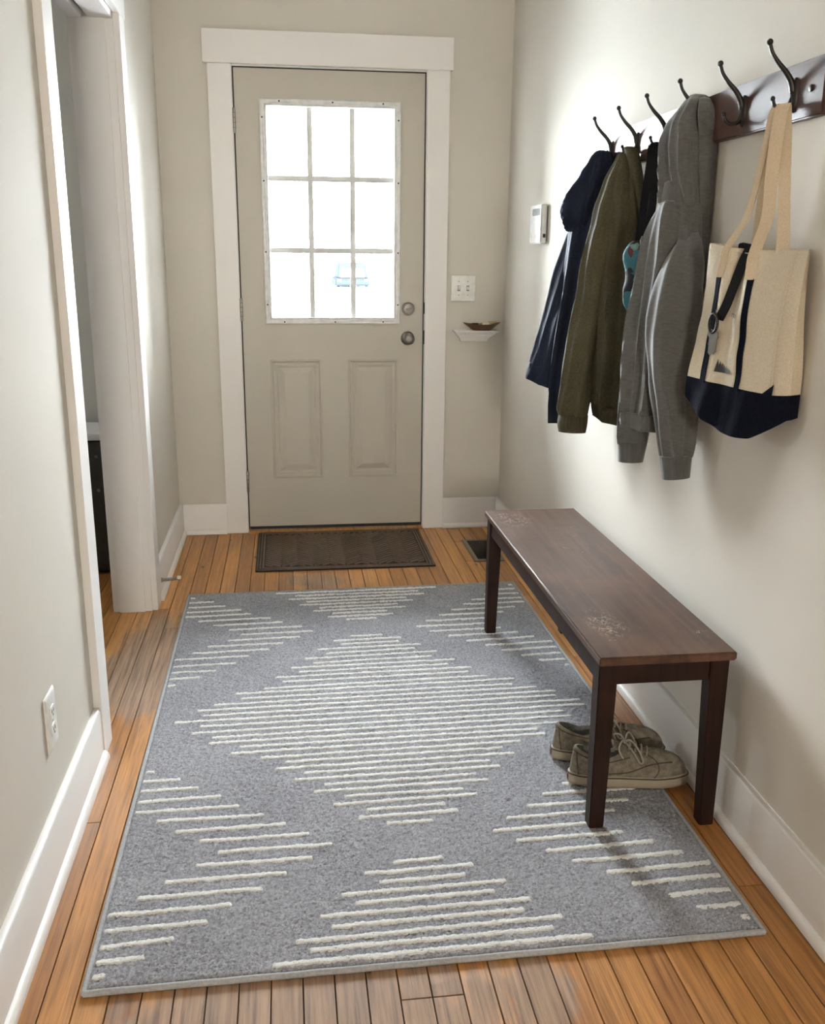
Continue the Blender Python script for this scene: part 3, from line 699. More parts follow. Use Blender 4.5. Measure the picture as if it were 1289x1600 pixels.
# ------------------------------------------------------------------ cloth
def interp_rows(rows, per=7):
    A = [np.array(r, float) for r in rows]; out = []
    for i in range(len(A)-1):
        p0, p1, p2, p3 = A[max(i-1, 0)], A[i], A[i+1], A[min(i+2, len(A)-1)]
        for k in range(per):
            t = k/per
            out.append(0.5*((2*p1)+(p2-p0)*t+(2*p0-5*p1+4*p2-p3)*t*t+(3*p1-p0-3*p2+p3)*t**3))
    out.append(A[-1]); return out
def cloth(name, mat, parent, rows, folds=(), fold_top=0.25, wr=0.004, wf=9.0, n=72, per=7, seed=0, lip=True, closed_top=True, sq=1.0, xmax=1.2105):
    """tube of cloth: rows = (left edge xyz, right edge xyz, half depth); folds = (count, depth, phase, drift)"""
    R = interp_rows(rows, per); rings = []; m = len(R)
    for i, r in enumerate(R):
        a, b_, t = Vector(r[:3]), Vector(r[3:6]), r[6]
        c = (a+b_)/2; mj = (b_-a)/2; nn = Vector((-mj.y, mj.x, 0)).normalized()*-1
        s = i/(m-1); amp = fold_top+(1-fold_top)*min(1, s*1.6)
        ring = []
        for k in range(n):
            th = 2*math.pi*k/n; cs, sn = math.cos(th), math.sin(th)
            p = c+mj*(math.copysign(abs(cs)**sq, cs))+nn*t*(math.copysign(abs(sn)**sq, sn))
            out = (mj.normalized()*cs*0.5+nn*sn).normalized()
            d = 0.0
            for (cnt, dep, ph, dr) in folds:
                w_ = math.sin(cnt*th+ph+dr*s+0.6*noise.noise(Vector((th, s*2.5, seed))))
                d += dep*(1-2*abs(w_)**0.8)*abs(sn)**0.6
            d *= amp
            q = Vector((p.x*wf, p.y*wf, p.z*wf*0.55+seed*3.1))
            d += wr*(noise.noise(q)+0.5*noise.noise(q*2.3))
            p = p+out*d
            if p.x > xmax: p.x = xmax-0.0015*(k % 2)
            ring.append(p)
        rings.append(ring)
    mb = MB()
    if lip:
        last = rings[-1]; c = sum(last, Vector())/n
        for sc, up in ((0.93, 0.0), (0.88, 0.008), (0.80, 0.05), (0.3, 0.07)):
            rings.append([c+(p-c)*sc+Vector((0, 0, up)) for p in last])
    if closed_top:
        f0 = rings[0]; c = sum(f0, Vector())/n
        rings.insert(0, [c+(p-c)*0.55+Vector((0, 0, 0.004)) for p in f0])
    mb.rings(rings, True, True)
    o = mb.build(name, mat, parent, smooth=True, angle=75)
    return o
HOOD = [(1.178,-2.11,1.664,1.18,-2.15,1.655,0.02),(1.153,-2.1,1.632,1.186,-2.16,1.642,0.045),(1.136,-2.09,1.6,1.176,-2.17,1.598,0.06),(1.126,-2.09,1.557,1.175,-2.18,1.553,0.065),(1.127,-2.09,1.506,1.178,-2.18,1.499,0.065),(1.134,-2.09,1.461,1.179,-2.18,1.456,0.06),(1.133,-2.09,1.42,1.183,-2.18,1.41,0.06)]
HOODBACK = [(1.177,-2.15,1.652,1.185,-2.17,1.643,0.02),(1.176,-2.16,1.62,1.187,-2.19,1.617,0.03),(1.185,-2.16,1.555,1.195,-2.19,1.552,0.03),(1.189,-2.16,1.487,1.195,-2.19,1.484,0.025),(1.195,-2.16,1.414,1.198,-2.19,1.413,0.02),(1.195,-2.16,1.326,1.198,-2.19,1.326,0.02),(1.193,-2.16,1.236,1.198,-2.19,1.236,0.02)]
HBODY = [(1.135,-2.09,1.429,1.183,-2.18,1.416,0.055),(1.124,-2.09,1.409,1.181,-2.19,1.401,0.06),(1.09,-2.09,1.335,1.188,-2.19,1.333,0.07),(1.073,-2.08,1.201,1.195,-2.19,1.212,0.07),(1.06,-2.08,1.074,1.195,-2.19,1.083,0.07),(1.056,-2.08,0.963,1.195,-2.19,0.976,0.07),(1.056,-2.08,0.909,1.193,-2.19,0.909,0.065)]
HHEM = [(1.058,-2.08,0.909,1.19,-2.19,0.909,0.06),(1.059,-2.08,0.872,1.188,-2.19,0.864,0.058)]
HSLEEVE = [(1.150,-2.135,1.372,1.170,-2.17,1.372,0.008),(1.128,-2.17,1.330,1.172,-2.22,1.330,0.03),(1.093,-2.19,1.28,1.166,-2.25,1.281,0.045),(1.066,-2.21,1.221,1.163,-2.27,1.215,0.05),(1.048,-2.22,1.14,1.164,-2.28,1.136,0.05),(1.061,-2.22,1.025,1.169,-2.28,1.032,0.05),(1.078,-2.23,0.933,1.174,-2.28,0.932,0.045),(1.097,-2.23,0.853,1.173,-2.28,0.854,0.04),(1.108,-2.23,0.818,1.171,-2.28,0.824,0.036)]
HCUFF = [(1.108,-2.23,0.818,1.169,-2.28,0.827,0.033),(1.115,-2.23,0.788,1.168,-2.28,0.798,0.031),(1.121,-2.23,0.76,1.167,-2.28,0.771,0.03)]
HFAR = [(1.102,-2.05,1.232,1.124,-2.1,1.234,0.03),(1.085,-2.04,1.168,1.122,-2.1,1.155,0.04),(1.073,-2.04,1.037,1.124,-2.1,1.027,0.04),(1.066,-2.04,0.937,1.128,-2.1,0.928,0.04),(1.065,-2.04,0.852,1.126,-2.1,0.861,0.038),(1.066,-2.04,0.815,1.126,-2.1,0.828,0.033)]
HFARCUFF = [(1.068,-2.04,0.817,1.124,-2.1,0.828,0.03),(1.076,-2.04,0.766,1.112,-2.1,0.772,0.028)]
OBODY = [(1.155,-1.7,1.586,1.178,-1.74,1.579,0.02),(1.131,-1.69,1.522,1.183,-1.76,1.509,0.045),(1.109,-1.69,1.418,1.19,-1.77,1.409,0.06),(1.101,-1.68,1.294,1.195,-1.77,1.286,0.065),(1.098,-1.67,1.148,1.195,-1.77,1.145,0.065),(1.105,-1.67,0.998,1.195,-1.77,0.999,0.065),(1.117,-1.67,0.873,1.187,-1.77,0.859,0.06)]
OHEM = [(1.12,-1.67,0.879,1.189,-1.77,0.859,0.055),(1.131,-1.67,0.834,1.186,-1.77,0.809,0.05)]
OCOLLAR = [(1.138,-1.73,1.586,1.168,-1.76,1.58,0.012),(1.155,-1.75,1.531,1.172,-1.78,1.524,0.014),(1.169,-1.76,1.467,1.179,-1.79,1.457,0.012),(1.179,-1.77,1.409,1.186,-1.79,1.389,0.006)]
OSLEEVE = [(1.141,-1.7,1.572,1.155,-1.74,1.559,0.02),(1.113,-1.69,1.504,1.146,-1.75,1.484,0.035),(1.081,-1.68,1.337,1.123,-1.76,1.329,0.045),(1.064,-1.66,1.212,1.116,-1.74,1.206,0.045),(1.039,-1.64,1.071,1.112,-1.72,1.068,0.045),(1.025,-1.63,0.936,1.098,-1.71,0.942,0.042),(1.015,-1.63,0.858,1.087,-1.71,0.854,0.038),(1.025,-1.63,0.828,1.083,-1.71,0.827,0.032)]
OCUFF = [(1.025,-1.63,0.828,1.085,-1.71,0.831,0.03),(1.022,-1.63,0.799,1.084,-1.71,0.804,0.031),(1.027,-1.63,0.773,1.08,-1.71,0.779,0.028)]
NHOOD = [(1.153,-1.47,1.6,1.175,-1.5,1.596,0.018),(1.13,-1.46,1.569,1.18,-1.52,1.551,0.035),(1.101,-1.46,1.521,1.172,-1.53,1.49,0.05),(1.062,-1.45,1.472,1.155,-1.53,1.44,0.055),(1.047,-1.45,1.431,1.142,-1.53,1.397,0.05),(1.058,-1.45,1.393,1.123,-1.52,1.373,0.04),(1.081,-1.46,1.366,1.098,-1.51,1.364,0.02)]
NBODY = [(1.124,-1.45,1.485,1.175,-1.54,1.48,0.04),(1.086,-1.44,1.371,1.173,-1.54,1.36,0.06),(1.075,-1.44,1.235,1.152,-1.54,1.218,0.06),(1.067,-1.43,1.075,1.13,-1.54,1.073,0.06),(1.062,-1.43,0.89,1.109,-1.54,0.894,0.055),(1.065,-1.43,0.768,1.105,-1.54,0.778,0.05)]
NSLEEVE = [(1.113,-1.43,1.419,1.154,-1.5,1.398,0.03),(1.087,-1.42,1.352,1.132,-1.5,1.323,0.04),(1.068,-1.41,1.264,1.117,-1.5,1.236,0.045),(1.05,-1.4,1.174,1.097,-1.5,1.143,0.045),(1.029,-1.38,1.088,1.08,-1.49,1.052,0.045),(1.01,-1.37,1.009,1.066,-1.48,0.974,0.045),(0.991,-1.37,0.942,1.049,-1.48,0.909,0.045),(0.988,-1.37,0.917,1.041,-1.48,0.885,0.043)]
POUCH = [(1.115,-1.9,1.328,1.134,-1.93,1.331,0.01),(1.101,-1.9,1.308,1.153,-1.94,1.315,0.022),(1.099,-1.9,1.286,1.16,-1.94,1.295,0.026),(1.11,-1.9,1.253,1.161,-1.94,1.254,0.026),(1.11,-1.9,1.228,1.163,-1.94,1.229,0.028),(1.103,-1.9,1.203,1.165,-1.94,1.204,0.03),(1.107,-1.9,1.169,1.164,-1.94,1.166,0.028),(1.128,-1.9,1.133,1.157,-1.93,1.128,0.015)]

# navy jacket
nj = empty('jacket', (1.12, -1.49, 0.77), 'navy hooded rain jacket on the hook farthest from the viewer', 'jacket')
cloth('body', 'navy', nj, NBODY, ((3, 0.010, 0.4, 0.8), (5, 0.004, 1.3, -1.0)), seed=1)
cloth('sleeve', 'navy', nj, NSLEEVE, ((2, 0.007, 1.0, 1.2), (4, 0.003, 0.2, -1.4)), wr=0.006, seed=2)
cloth('hood', 'navy', nj, NHOOD, ((2, 0.013, 0.8, 2.4), (3, 0.009, 2.0, 2.6)), fold_top=0.6, wr=0.012, wf=14, seed=3, lip=False)
# olive bomber
oj = empty('jacket', (1.13, -1.72, 0.77), 'olive green bomber jacket with ribbed cuffs on the second hook', 'jacket')
cloth('body', 'olive', oj, OBODY, ((3, 0.014, 1.2, 0.8), (5, 0.006, 0.3, -0.8)), seed=4)
cloth('hem_band', 'olive_rib', oj, OHEM, ((3, 0.006, 1.9, 0.2),), fold_top=1, seed=4, wr=0.002)
cloth('collar', 'olive', oj, OCOLLAR, (), wr=0.002, seed=5, lip=False)
cloth('sleeve', 'olive', oj, OSLEEVE, ((2, 0.008, 0.5, 1.4), (3, 0.005, 2.1, -1.6)), wr=0.008, wf=13, seed=6)
cloth('cuff', 'olive_rib', oj, OCUFF, (), wr=0.001, seed=6)
# grey hoodie
hd = empty('hoodie', (1.13, -2.15, 0.76), 'heather grey hooded sweatshirt hanging by its hood on the fourth hook', 'hoodie')
cloth('hood', 'heather', hd, HOOD, ((2, 0.016, 0.6, 0.9), (3, 0.009, 1.0, 0.7)), fold_top=0.3, wr=0.005, seed=7, lip=False)
cloth('hood_fold', 'heather', hd, HOODBACK, ((2, 0.004, 0.4, 0.5),), wr=0.002, seed=8, lip=False)
cloth('body', 'heather', hd, HBODY, ((3, 0.020, 0.9, 0.5), (5, 0.009, 1.9, -0.4)), wr=0.006, seed=9, fold_top=0.15)
cloth('neck_band', 'heather_rib', hd, [(1.1335,-2.0895,1.428,1.1845,-2.1815,1.416,0.0615),(1.130,-2.0895,1.417,1.183,-2.183,1.407,0.0625)], ((2, 0.004, 0.6, 0.9),), fold_top=1, wr=0.003, seed=7, per=3)
cloth('hem_band', 'heather_rib', hd, HHEM, ((3, 0.011, 1.4, 0.0),), fold_top=1, wr=0.002, seed=9)
cloth('sleeve', 'heather', hd, HFAR, ((2, 0.007, 0.9, 0.7),), wr=0.004, seed=10)
cloth('cuff', 'heather_rib', hd, HFARCUFF, (), wr=0.001, seed=10)
cloth('sleeve', 'heather', hd, HSLEEVE, ((2, 0.010, 2.2, 0.9), (3, 0.006, 0.4, -1.0)), wr=0.009, seed=11)
cloth('cuff', 'heather_rib', hd, HCUFF, (), wr=0.001, seed=11)
# floral pouch on a black strap
pc = empty('pouch', (1.135, -1.92, 1.13), 'teal floral zip pouch on a black strap between the two jackets', 'bag')
cloth('pouch_body', 'floral', pc, POUCH, ((2, 0.003, 0.3, 1.0),), wr=0.003, wf=22, seed=12, lip=False)
MB().ribbon(smooth_path([(1.154, -1.908, 1.574), (1.149, -1.913, 1.52), (1.139, -1.92, 1.43), (1.131, -1.92, 1.33), (1.128, -1.92, 1.29)], 6), [(0.018, -0.010, 0)]*25, 0.0025).build('strap', 'webbing', pc, smooth=True)
MB().ribbon(smooth_path([(1.166, -1.912, 1.574), (1.165, -1.922, 1.52), (1.158, -1.93, 1.43), (1.147, -1.93, 1.33), (1.142, -1.93, 1.29)], 6), [(0.018, -0.010, 0)]*25, 0.0025).build('strap', 'webbing', pc, smooth=True)
MB().tube(smooth_path([(1.147, -1.906, 1.569), (1.153, -1.906, 1.5755), (1.160, -1.906, 1.5775), (1.167, -1.906, 1.5785), (1.173, -1.908, 1.574)], 4), 0.004, 8).build('strap_loop', 'webbing', pc, smooth=True)
MB().tube([(1.126, -1.952, 1.318), (1.124, -1.953, 1.335), (1.128, -1.953, 1.345)], 0.0025, 8).build('zip_pull', 'nickel', pc, smooth=True)

# ------------------------------------------------------------------ canvas tote
TL = [(1.123,-2.38,1.323),(1.121,-2.38,1.255),(1.119,-2.38,1.186),(1.11,-2.38,1.115),(1.096,-2.38,1.034),(1.093,-2.38,0.989)]
TS = [(1.19,-2.64,1.308),(1.172,-2.65,1.249),(1.163,-2.65,1.176),(1.16,-2.65,1.101),(1.158,-2.65,1.027),(1.139,-2.62,0.936)]
TR = [(1.192,-2.668,1.309),(1.18,-2.68,1.25),(1.178,-2.68,1.177),(1.180,-2.68,1.104),(1.182,-2.68,1.031),(1.185,-2.68,0.984)]
DEP = [0.030, 0.045, 0.06, 0.075, 0.085, 0.085]
def at(arr, v):
    i = min(int(v), len(arr)-2); t = v-i
    g = lambda j: np.array(arr[min(max(j, 0), len(arr)-1)], float)
    p0, p1, p2, p3 = g(i-1), g(i), g(i+1), g(i+2)
    r = 0.5*((2*p1)+(p2-p0)*t+(2*p0-5*p1+4*p2-p3)*t*t+(3*p1-p0-3*p2+p3)*t**3)
    return r
def tote_front(u, v, off=0.0):
    L, S = Vector(at(TL, v)), Vector(at(TS, v)); d = S-L
    n = Vector((d.y, -d.x, 0)).normalized()
    vv_ = v/5
    blg = 0.012*math.sin(math.pi*min(1, max(0, u)))*math.sin(math.pi*min(1, 0.15+vv_*0.85))
    blg -= 0.020*math.exp(-((u-0.44)/0.075)**2)*math.exp(-v/2.2)
    blg += 0.010*math.exp(-((u-0.30)/0.06)**2)*math.exp(-v/3.0)+0.007*math.exp(-((u-0.58)/0.06)**2)*math.exp(-v/3.0)
    blg += 0.004*math.sin(u*14+v*0.8)*max(0, (v-3))/2+0.004*noise.noise(Vector((u*5, v*1.3, 4)))
    q = L.lerp(S, u)
    q.z -= 0.010*math.sin(math.pi*u)*math.exp(-v*1.2)*0.6
    q.z -= 0.026*math.sin(math.pi*min(1, max(0, u)))**0.8*max(0.0, v-4)**1.5
    return q+n*(blg+off)
NU = 36
def tote_ring(v, grow=0.0):
    r = [tote_front(k/NU, v, grow) for k in range(NU+1)]
    S, Rr = Vector(at(TS, v)), Vector(at(TR, v)); L = Vector(at(TL, v)); dp = float(np.interp(v, range(6), DEP))
    for k in (1, 2, 3, 4):
        p = S.lerp(Rr, k/4); r.append(p+Vector((0, -1, 0))*(0.004*math.sin(math.pi*k/4)+grow))
    BR = Vector((min(1.209, Rr.x+dp*0.35), Rr.y+0.012, Rr.z)); BL = Vector((min(1.208, L.x+dp), L.y+0.015, L.z))
    r.append(BR)
    for k in range(1, 7): r.append(BR.lerp(BL, k/6))
    r.append(BL.lerp(L, 0.5)+Vector((0, 0.01, 0)))
    return r
tt_ = empty('tote_bag', (1.15, -2.53, 0.93), 'natural canvas tote bag with navy base hanging on the nearest hook', 'bag')
rs = [tote_ring(v) for v in np.linspace(0, 4.05, 34)]
c0 = rs[0]; cc = sum(c0, Vector())/len(c0)
def shrink(r, k, dz): return [Vector((c.x+(p.x-c.x)*k, c.y+(p.y-c.y)*k, p.z-dz)) for p in r for c in [cc]]
rs = [shrink(c0, 0.75, 0.10), shrink(c0, 0.93, 0.03), shrink(c0, 0.965, 0.001)] + rs
MB().rings(rs, True, False).build('canvas_body', 'canvas', tt_, smooth=True, angle=60)
rs = [tote_ring(v, 0.0012) for v in np.linspace(4.0, 5.0, 12)]
c1 = rs[-1]; cc1 = sum(c1, Vector())/len(c1)
rs.append([cc1+(p-cc1)*0.93+Vector((0, 0, -0.004)) for p in c1])
MB().rings(rs, False, True).build('navy_base', 'canvas_navy', tt_, smooth=True, angle=60)
tri = [tote_front(0.90, 4.05, 0.002), tote_front(1.0, 3.72, 0.002)+Vector((0, -0.002, 0)), tote_front(1.0, 4.05, 0.002)+Vector((-0.001, -0.003, 0))]
MB().prism(tri, (0.001, 0.002, 0)).build('corner_patch', 'canvas_navy', tt_)
def face_strip(name, mat, u0, u1, wu, v0, v1, off, parent, n=24, thick=0.002):
    rings = []
    for k in range(n+1):
        t = k/n; v = v0+(v1-v0)*t; u = u0+(u1-u0)*t
        rings.append([tote_front(u-wu/2, v, off-thick), tote_front(u+wu/2, v, off-thick), tote_front(u+wu/2, v, off), tote_front(u-wu/2, v, off)])
    return MB().rings(rings).build(name, mat, parent, smooth=True, angle=40)
face_strip('navy_stripe', 'canvas_navy', 0.215, 0.225, 0.075, 0.95, 4.06, 0.0028, tt_)
face_strip('navy_stripe', 'canvas_navy', 0.625, 0.645, 0.052, 0.95, 4.06, 0.0028, tt_)
face_strip('seam', 'canvas', 0.985, 0.985, 0.008, 0.1, 4.0, 0.0025, tt_)
face_strip('top_hem', 'canvas', 0.5, 0.5, 0.98, 0.28, 0.31, 0.0018, tt_, n=2)
def handle(pts, w0, w1, dirw, u=None, vend=1.0):
    P = smooth_path(pts, 7); n = len(P)
    W = [Vector(dirw).normalized()*(w0+(w1-w0)*i/(n-1)) for i in range(n)]
    return MB().ribbon(P, W, 0.0028).build('handle', 'canvas_strap', tt_, smooth=True, angle=50)
hw = (0.80, -0.60, 0)
s1 = [tote_front(0.25, 1.0, 0.004), tote_front(0.28, 0.5, 0.004), tote_front(0.30, 0.0, 0.003), (1.152,-2.48,1.373), (1.152,-2.51,1.44), (1.149,-2.54,1.516), (1.150,-2.548,1.560), (1.156, -2.55, 1.5815)]
handle(s1, 0.017, 0.013, (0.5, -0.85, 0))
s2 = [(1.170,-2.498,1.25), (1.170,-2.5,1.314), (1.166,-2.51,1.372), (1.163,-2.52,1.44), (1.157,-2.545,1.516), (1.158,-2.553,1.560), (1.161, -2.554, 1.5815)]
handle(s2, 0.022, 0.014, (0.75, -0.65, 0))
s3 = [tote_front(0.63, 1.0, 0.004), tote_front(0.61, 0.5, 0.004), tote_front(0.60, 0.0, 0.003), (1.162,-2.55,1.371), (1.159,-2.557,1.437), (1.158,-2.562,1.514), (1.162,-2.562,1.565), (1.168, -2.558, 1.5825)]
handle(s3, 0.022, 0.027, hw)
s4 = [(1.180,-2.592,1.25), (1.180,-2.59,1.315), (1.181,-2.58,1.37), (1.180,-2.57,1.437), (1.176,-2.566,1.514), (1.173,-2.562,1.560), (1.173, -2.558, 1.580)]
handle(s4, 0.026, 0.020, hw)
# print on the canvas: two scraps of lettering and a little row of pines
def text_on_tote(txt, u0, v0, size):
    cu = bpy.data.curves.new('lettering', 'FONT'); cu.body = txt; cu.size = size; cu.extrude = 0.0
    ob = bpy.data.objects.new('lettering', cu); COL.objects.link(ob)
    me = bpy.data.meshes.new_from_object(ob.evaluated_get(bpy.context.evaluated_depsgraph_get()))
    bpy.data.objects.remove(ob)
    mb = MB(); mb.v = [tuple(tote_front(u0+p.co.x*2.0/0.265, v0-p.co.y/0.074, 0.0045)) for p in me.vertices]; mb.f = [tuple(p.vertices) for p in me.polygons]
    return mb.build('lettering', 'black', tt_, recalc=False)
text_on_tote('ta', 0.27, 2.06, 0.016); text_on_tote('na', 0.44, 2.12, 0.016)
text_on_tote('J', 0.225, 2.98, 0.014)
mb = MB()
for k in range(7):
    u = 0.38+k*0.024; h = 0.34*(1-k/9.5)
    mb.add([tote_front(u-0.022, 3.68, 0.0022), tote_front(u+0.026, 3.68, 0.0022), tote_front(u+0.002, 3.68-h, 0.0022)], [(0, 1, 2)])
mb.build('pine_print', 'black', tt_)
# lanyard with clip hanging out of the tote
ly = empty('lanyard', tuple(tote_front(0.36, 2.6, 0.01)), 'black lanyard with clip and keys draped over the tote bag rim', 'lanyard')
path = [tote_front(0.36, 0.45, -0.022), tote_front(0.36, 0.05, -0.012)+Vector((0, 0, 0.006)), tote_front(0.40, 0.0, 0.0)+Vector((0, 0, 0.009)), tote_front(0.455, 0.03, 0.012), tote_front(0.45, 0.5, 0.012), tote_front(0.42, 1.2, 0.009), tote_front(0.385, 1.8, 0.008), tote_front(0.345, 2.25, 0.008)]
P = smooth_path(path, 7); MB().ribbon(P, [Vector((0.45, -0.88, -0.15)).normalized()*0.022]*len(P), 0.003).build('strap', 'webbing', ly, smooth=True, angle=50)
c = tote_front(0.31, 2.36, 0.012)
ring = [c+Vector((0.25*math.cos(a)*0.014, -0.9*math.cos(a)*0.014, math.sin(a)*0.020)) for a in np.linspace(0, 2*math.pi, 19)]
MB().tube(ring, 0.0034, 8, False).build('clip', 'iron', ly, smooth=True)
for (u, v, h) in ((0.30, 2.55, 0.05), (0.335, 2.60, 0.042)):
    a = tote_front(u, v, 0.010); dd = Vector((0.2, -0.75, 0)).normalized()
    mb = MB(); prof = [(-0.011, 0), (0.011, 0), (0.012, -0.012), (0.008, -0.018), (0.008, -h), (0, -h-0.006), (-0.006, -h), (-0.006, -0.018), (-0.012, -0.012)]
    mb.prism([a+dd*x+Vector((0, 0, z)) for x, z in prof], Vector((-0.9, -0.2, 0)).normalized()*0.002); mb.build('key', 'dark_steel', ly)

# ------------------------------------------------------------------ sneakers
def sneaker(heel, ang, zfloor, label, mirror=1):
    r = empty('sneaker', (heel[0], heel[1], zfloor), label, 'shoe')
    r.rotation_euler = (0, 0, ang); ORG[r.name] = Vector((0, 0, 0))
    LEN = 0.302
    def W(x):
        w_ = np.interp(x/LEN, [0, 0.08, 0.25, 0.42, 0.6, 0.72, 0.86, 1.0], [0.030, 0.036, 0.036, 0.035, 0.043, 0.048, 0.046, 0.036]); return float(w_)
    def per(ph, g=0.0):
        c_, s_ = math.cos(ph), math.sin(ph)
        x = LEN/2+(LEN/2+g)*math.copysign(abs(c_)**0.78, c_)
        y = math.copysign(abs(s_)**0.72, s_)*(W(min(max(x, 0), LEN))+g)
        skew = 0.010*mirror*math.sin(math.pi*min(1, max(0, (x/LEN-0.45)/0.55)))*0.6
        return Vector((x, y+skew, 0))
    def opn(ph):
        c_, s_ = math.cos(ph), math.sin(ph)
        x = 0.079+0.066*c_; y = 0.0265*s_*(1-0.18*c_)
        z = float(np.interp(c_, [-1, -0.75, 0.0, 0.6, 1.0], [0.097, 0.090, 0.072, 0.080, 0.094]))
        return Vector((x, y, z))
    def surf(ph, t, off=0.0):
        a = per(ph, -0.004); a.z = 0.026; b_ = opn(ph)
        front = max(0.0, math.cos(ph)); hf = t**(1.15+0.75*front); zf = 1-(1-t)**(1.15+1.15*front)
        p = a.lerp(b_, hf); p.z = a.z+(b_.z-a.z)*zf
        p.y += math.copysign(0.006*math.sin(math.pi*t)*abs(math.sin(ph)), math.sin(ph))
        if off:
            e = 0.01
            du = surf(ph+e, t)-surf(ph-e, t); dt = surf(ph, min(1, t+e))-surf(ph, max(0, t-e))
            n_ = du.cross(dt); n_.normalize()
            if n_.z < -0.2: n_ = -n_
            p = p+n_*off
        return p
    n = 64; PH = [2*math.pi*k/n for k in range(n)]
    sole = []
    for z, g in ((0.0, -0.006), (0.002, -0.001), (0.010, 0.001), (0.022, 0.0005), (0.030, -0.001), (0.0315, -0.004)):
        sole.append([per(ph, g)+Vector((0, 0, z+0.006*max(0, per(ph).x/LEN-0.8)*(1 if z < 0.03 else 1))) for ph in PH])
    so = MB().rings(sole).build('sole', 'shoe_sole', r, smooth=True, angle=60)
    MB().tube([per(ph, 0.0002)+Vector((0, 0, 0.0275+0.006*max(0, per(ph).x/LEN-0.8))) for ph in PH+[0.0]], 0.0016, 6, False).build('foxing_line', 'shoe_line', so, smooth=True)
    tb = MB()
    tb.rings([[Vector((per(math.pi+a, 0.0012).x, per(math.pi+a, 0.0012).y, z)) for a in np.linspace(-0.16, 0.16, 7)]+[Vector((per(math.pi+a, -0.002).x, per(math.pi+a, -0.002).y, z)) for a in np.linspace(0.16, -0.16, 7)] for z in (0.008, 0.024)])
    tb.build('heel_tab', 'red', so)
    up = [[surf(ph, t) for ph in PH] for t in np.linspace(0, 1, 13)]
    inner = []
    for s_, z in ((0.97, 0.0015), (0.90, 0.0)):
        inner.append([Vector((0.079+(opn(ph).x-0.079)*s_, opn(ph).y*s_, opn(ph).z+z)) for ph in PH])
    MB().rings(up+inner, False, False).build('upper', 'suede', r, smooth=True, angle=70)
    lin = [[Vector((0.079+(opn(ph).x-0.079)*s_, opn(ph).y*s_, opn(ph).z*k_+0.034*(1-k_))) for ph in PH] for s_, k_ in ((0.905, 1.0), (0.95, 0.7), (1.0, 0.35), (0.95, 0.0))]
    MB().rings(lin, False, True).build('lining', 'shoe_lining', r, smooth=True, angle=70)
    # collar seam, quarter seam, toe seam
    def seam(pts, rad=0.0013):
        MB().tube([surf(ph, t, 0.0006) for ph, t in pts], rad, 6).build('seam', 'suede_dark', r, smooth=True)
    seam([(a, 0.86) for a in np.linspace(0.9, 2*math.pi-0.9, 40)])
    for sg in (1, -1):
        seam([(sg*a, t) for a, t in zip(np.linspace(0.55, 2.2, 20), 0.35+0.16*np.sin(np.linspace(0.2, 5.2, 20)))], 0.0016)
        seam([(sg*a, t) for a, t in zip(np.linspace(0.55, 1.25, 14), np.linspace(0.80, 0.06, 14))])
        seam([(sg*a, t) for a, t in zip(np.linspace(2.75, 2.55, 8), np.linspace(0.9, 0.02, 8))])
    # tongue
    tg = []
    for k in range(7):
        t = k/6; x = 0.185-0.075*t; z = 0.079+0.034*t-0.010*(1-t)*0; hwid = 0.016+0.007*t
        tg.append([Vector((x-0.006*abs(q)**2, q*hwid, z-0.006*q*q)) for q in np.linspace(-1, 1, 7)]+[Vector((x-0.004, q*hwid, z-0.006*q*q-0.004)) for q in np.linspace(1, -1, 7)])
    MB().rings(tg).build('tongue', 'suede', r, smooth=True, angle=60)
    # laces: four crossed bars, a bow with two loops and two ends
    for k in range(4):
        x = 0.150+0.0145*k; z = 0.106-0.0058*k
        MB().tube(smooth_path([(x-0.004, -0.021, z-0.006), (x, -0.008, z+0.004), (x+0.003, 0.008, z+0.004), (x+0.006, 0.021, z-0.006)], 4), 0.0026, 7).build('lace', 'lace', r, smooth=True)
    kx, kz = 0.140, 0.110
    for sg in (1, -1):
        MB().tube(smooth_path([(kx, 0, kz), (kx+0.008, sg*0.018, kz+0.014), (kx+0.022, sg*0.036, kz+0.002), (kx+0.036, sg*0.043, kz-0.028), (kx+0.030, sg*0.040, kz-0.036), (kx+0.012, sg*0.026, kz-0.010), (kx, 0, kz)], 5), 0.0024, 7).build('lace_loop', 'lace', r, smooth=True)
        MB().tube(smooth_path([(kx, 0, kz), (kx-0.010, sg*0.014, kz+0.012), (kx-0.022, sg*0.030, kz+0.004*sg), (kx-0.012, sg*0.042, kz-0.024)], 5), 0.0022, 7).build('lace_end', 'lace', r, smooth=True)
    MB().ball((kx, 0, kz), 0.006, 8, 6).build('lace_knot', 'lace', r, smooth=True)
    return r
sneaker((0.872, -2.372), -0.13, 0.0145, 'worn taupe sneaker nearer the viewer under the bench', 1)
sneaker((0.862, -2.250), -0.10, 0.0145, 'worn taupe sneaker farther back under the bench', -1)

# ------------------------------------------------------------------ small wall things
th = empty('thermostat', (XR, -0.615, 1.338), 'white thermostat with grey display on the right wall', 'thermostat')
one(XR-0.030, XR-0.006, -0.705, -0.535, 1.340, 1.487, 'body', 'plastic', th, 0.004, seg=3)
one(XR-0.007, XR-0.0003, -0.695, -0.545, 1.350, 1.478, 'back_plate', 'plastic_grey', th)
one(XR-0.0312, XR-0.0285, -0.69, -0.575, 1.446, 1.472, 'display', 'plastic_grey', th, 0.001)
one(XR-0.0318, XR-0.029, -0.63, -0.595, 1.362, 1.376, 'button', 'plastic', th, 0.001); one(XR-0.0318, XR-0.029, -0.575, -0.555, 1.362, 1.376, 'button', 'plastic', th, 0.001)
one(XR-0.020, XR-0.010, -0.7065, -0.704, 1.362, 1.376, 'lever', 'black', th)

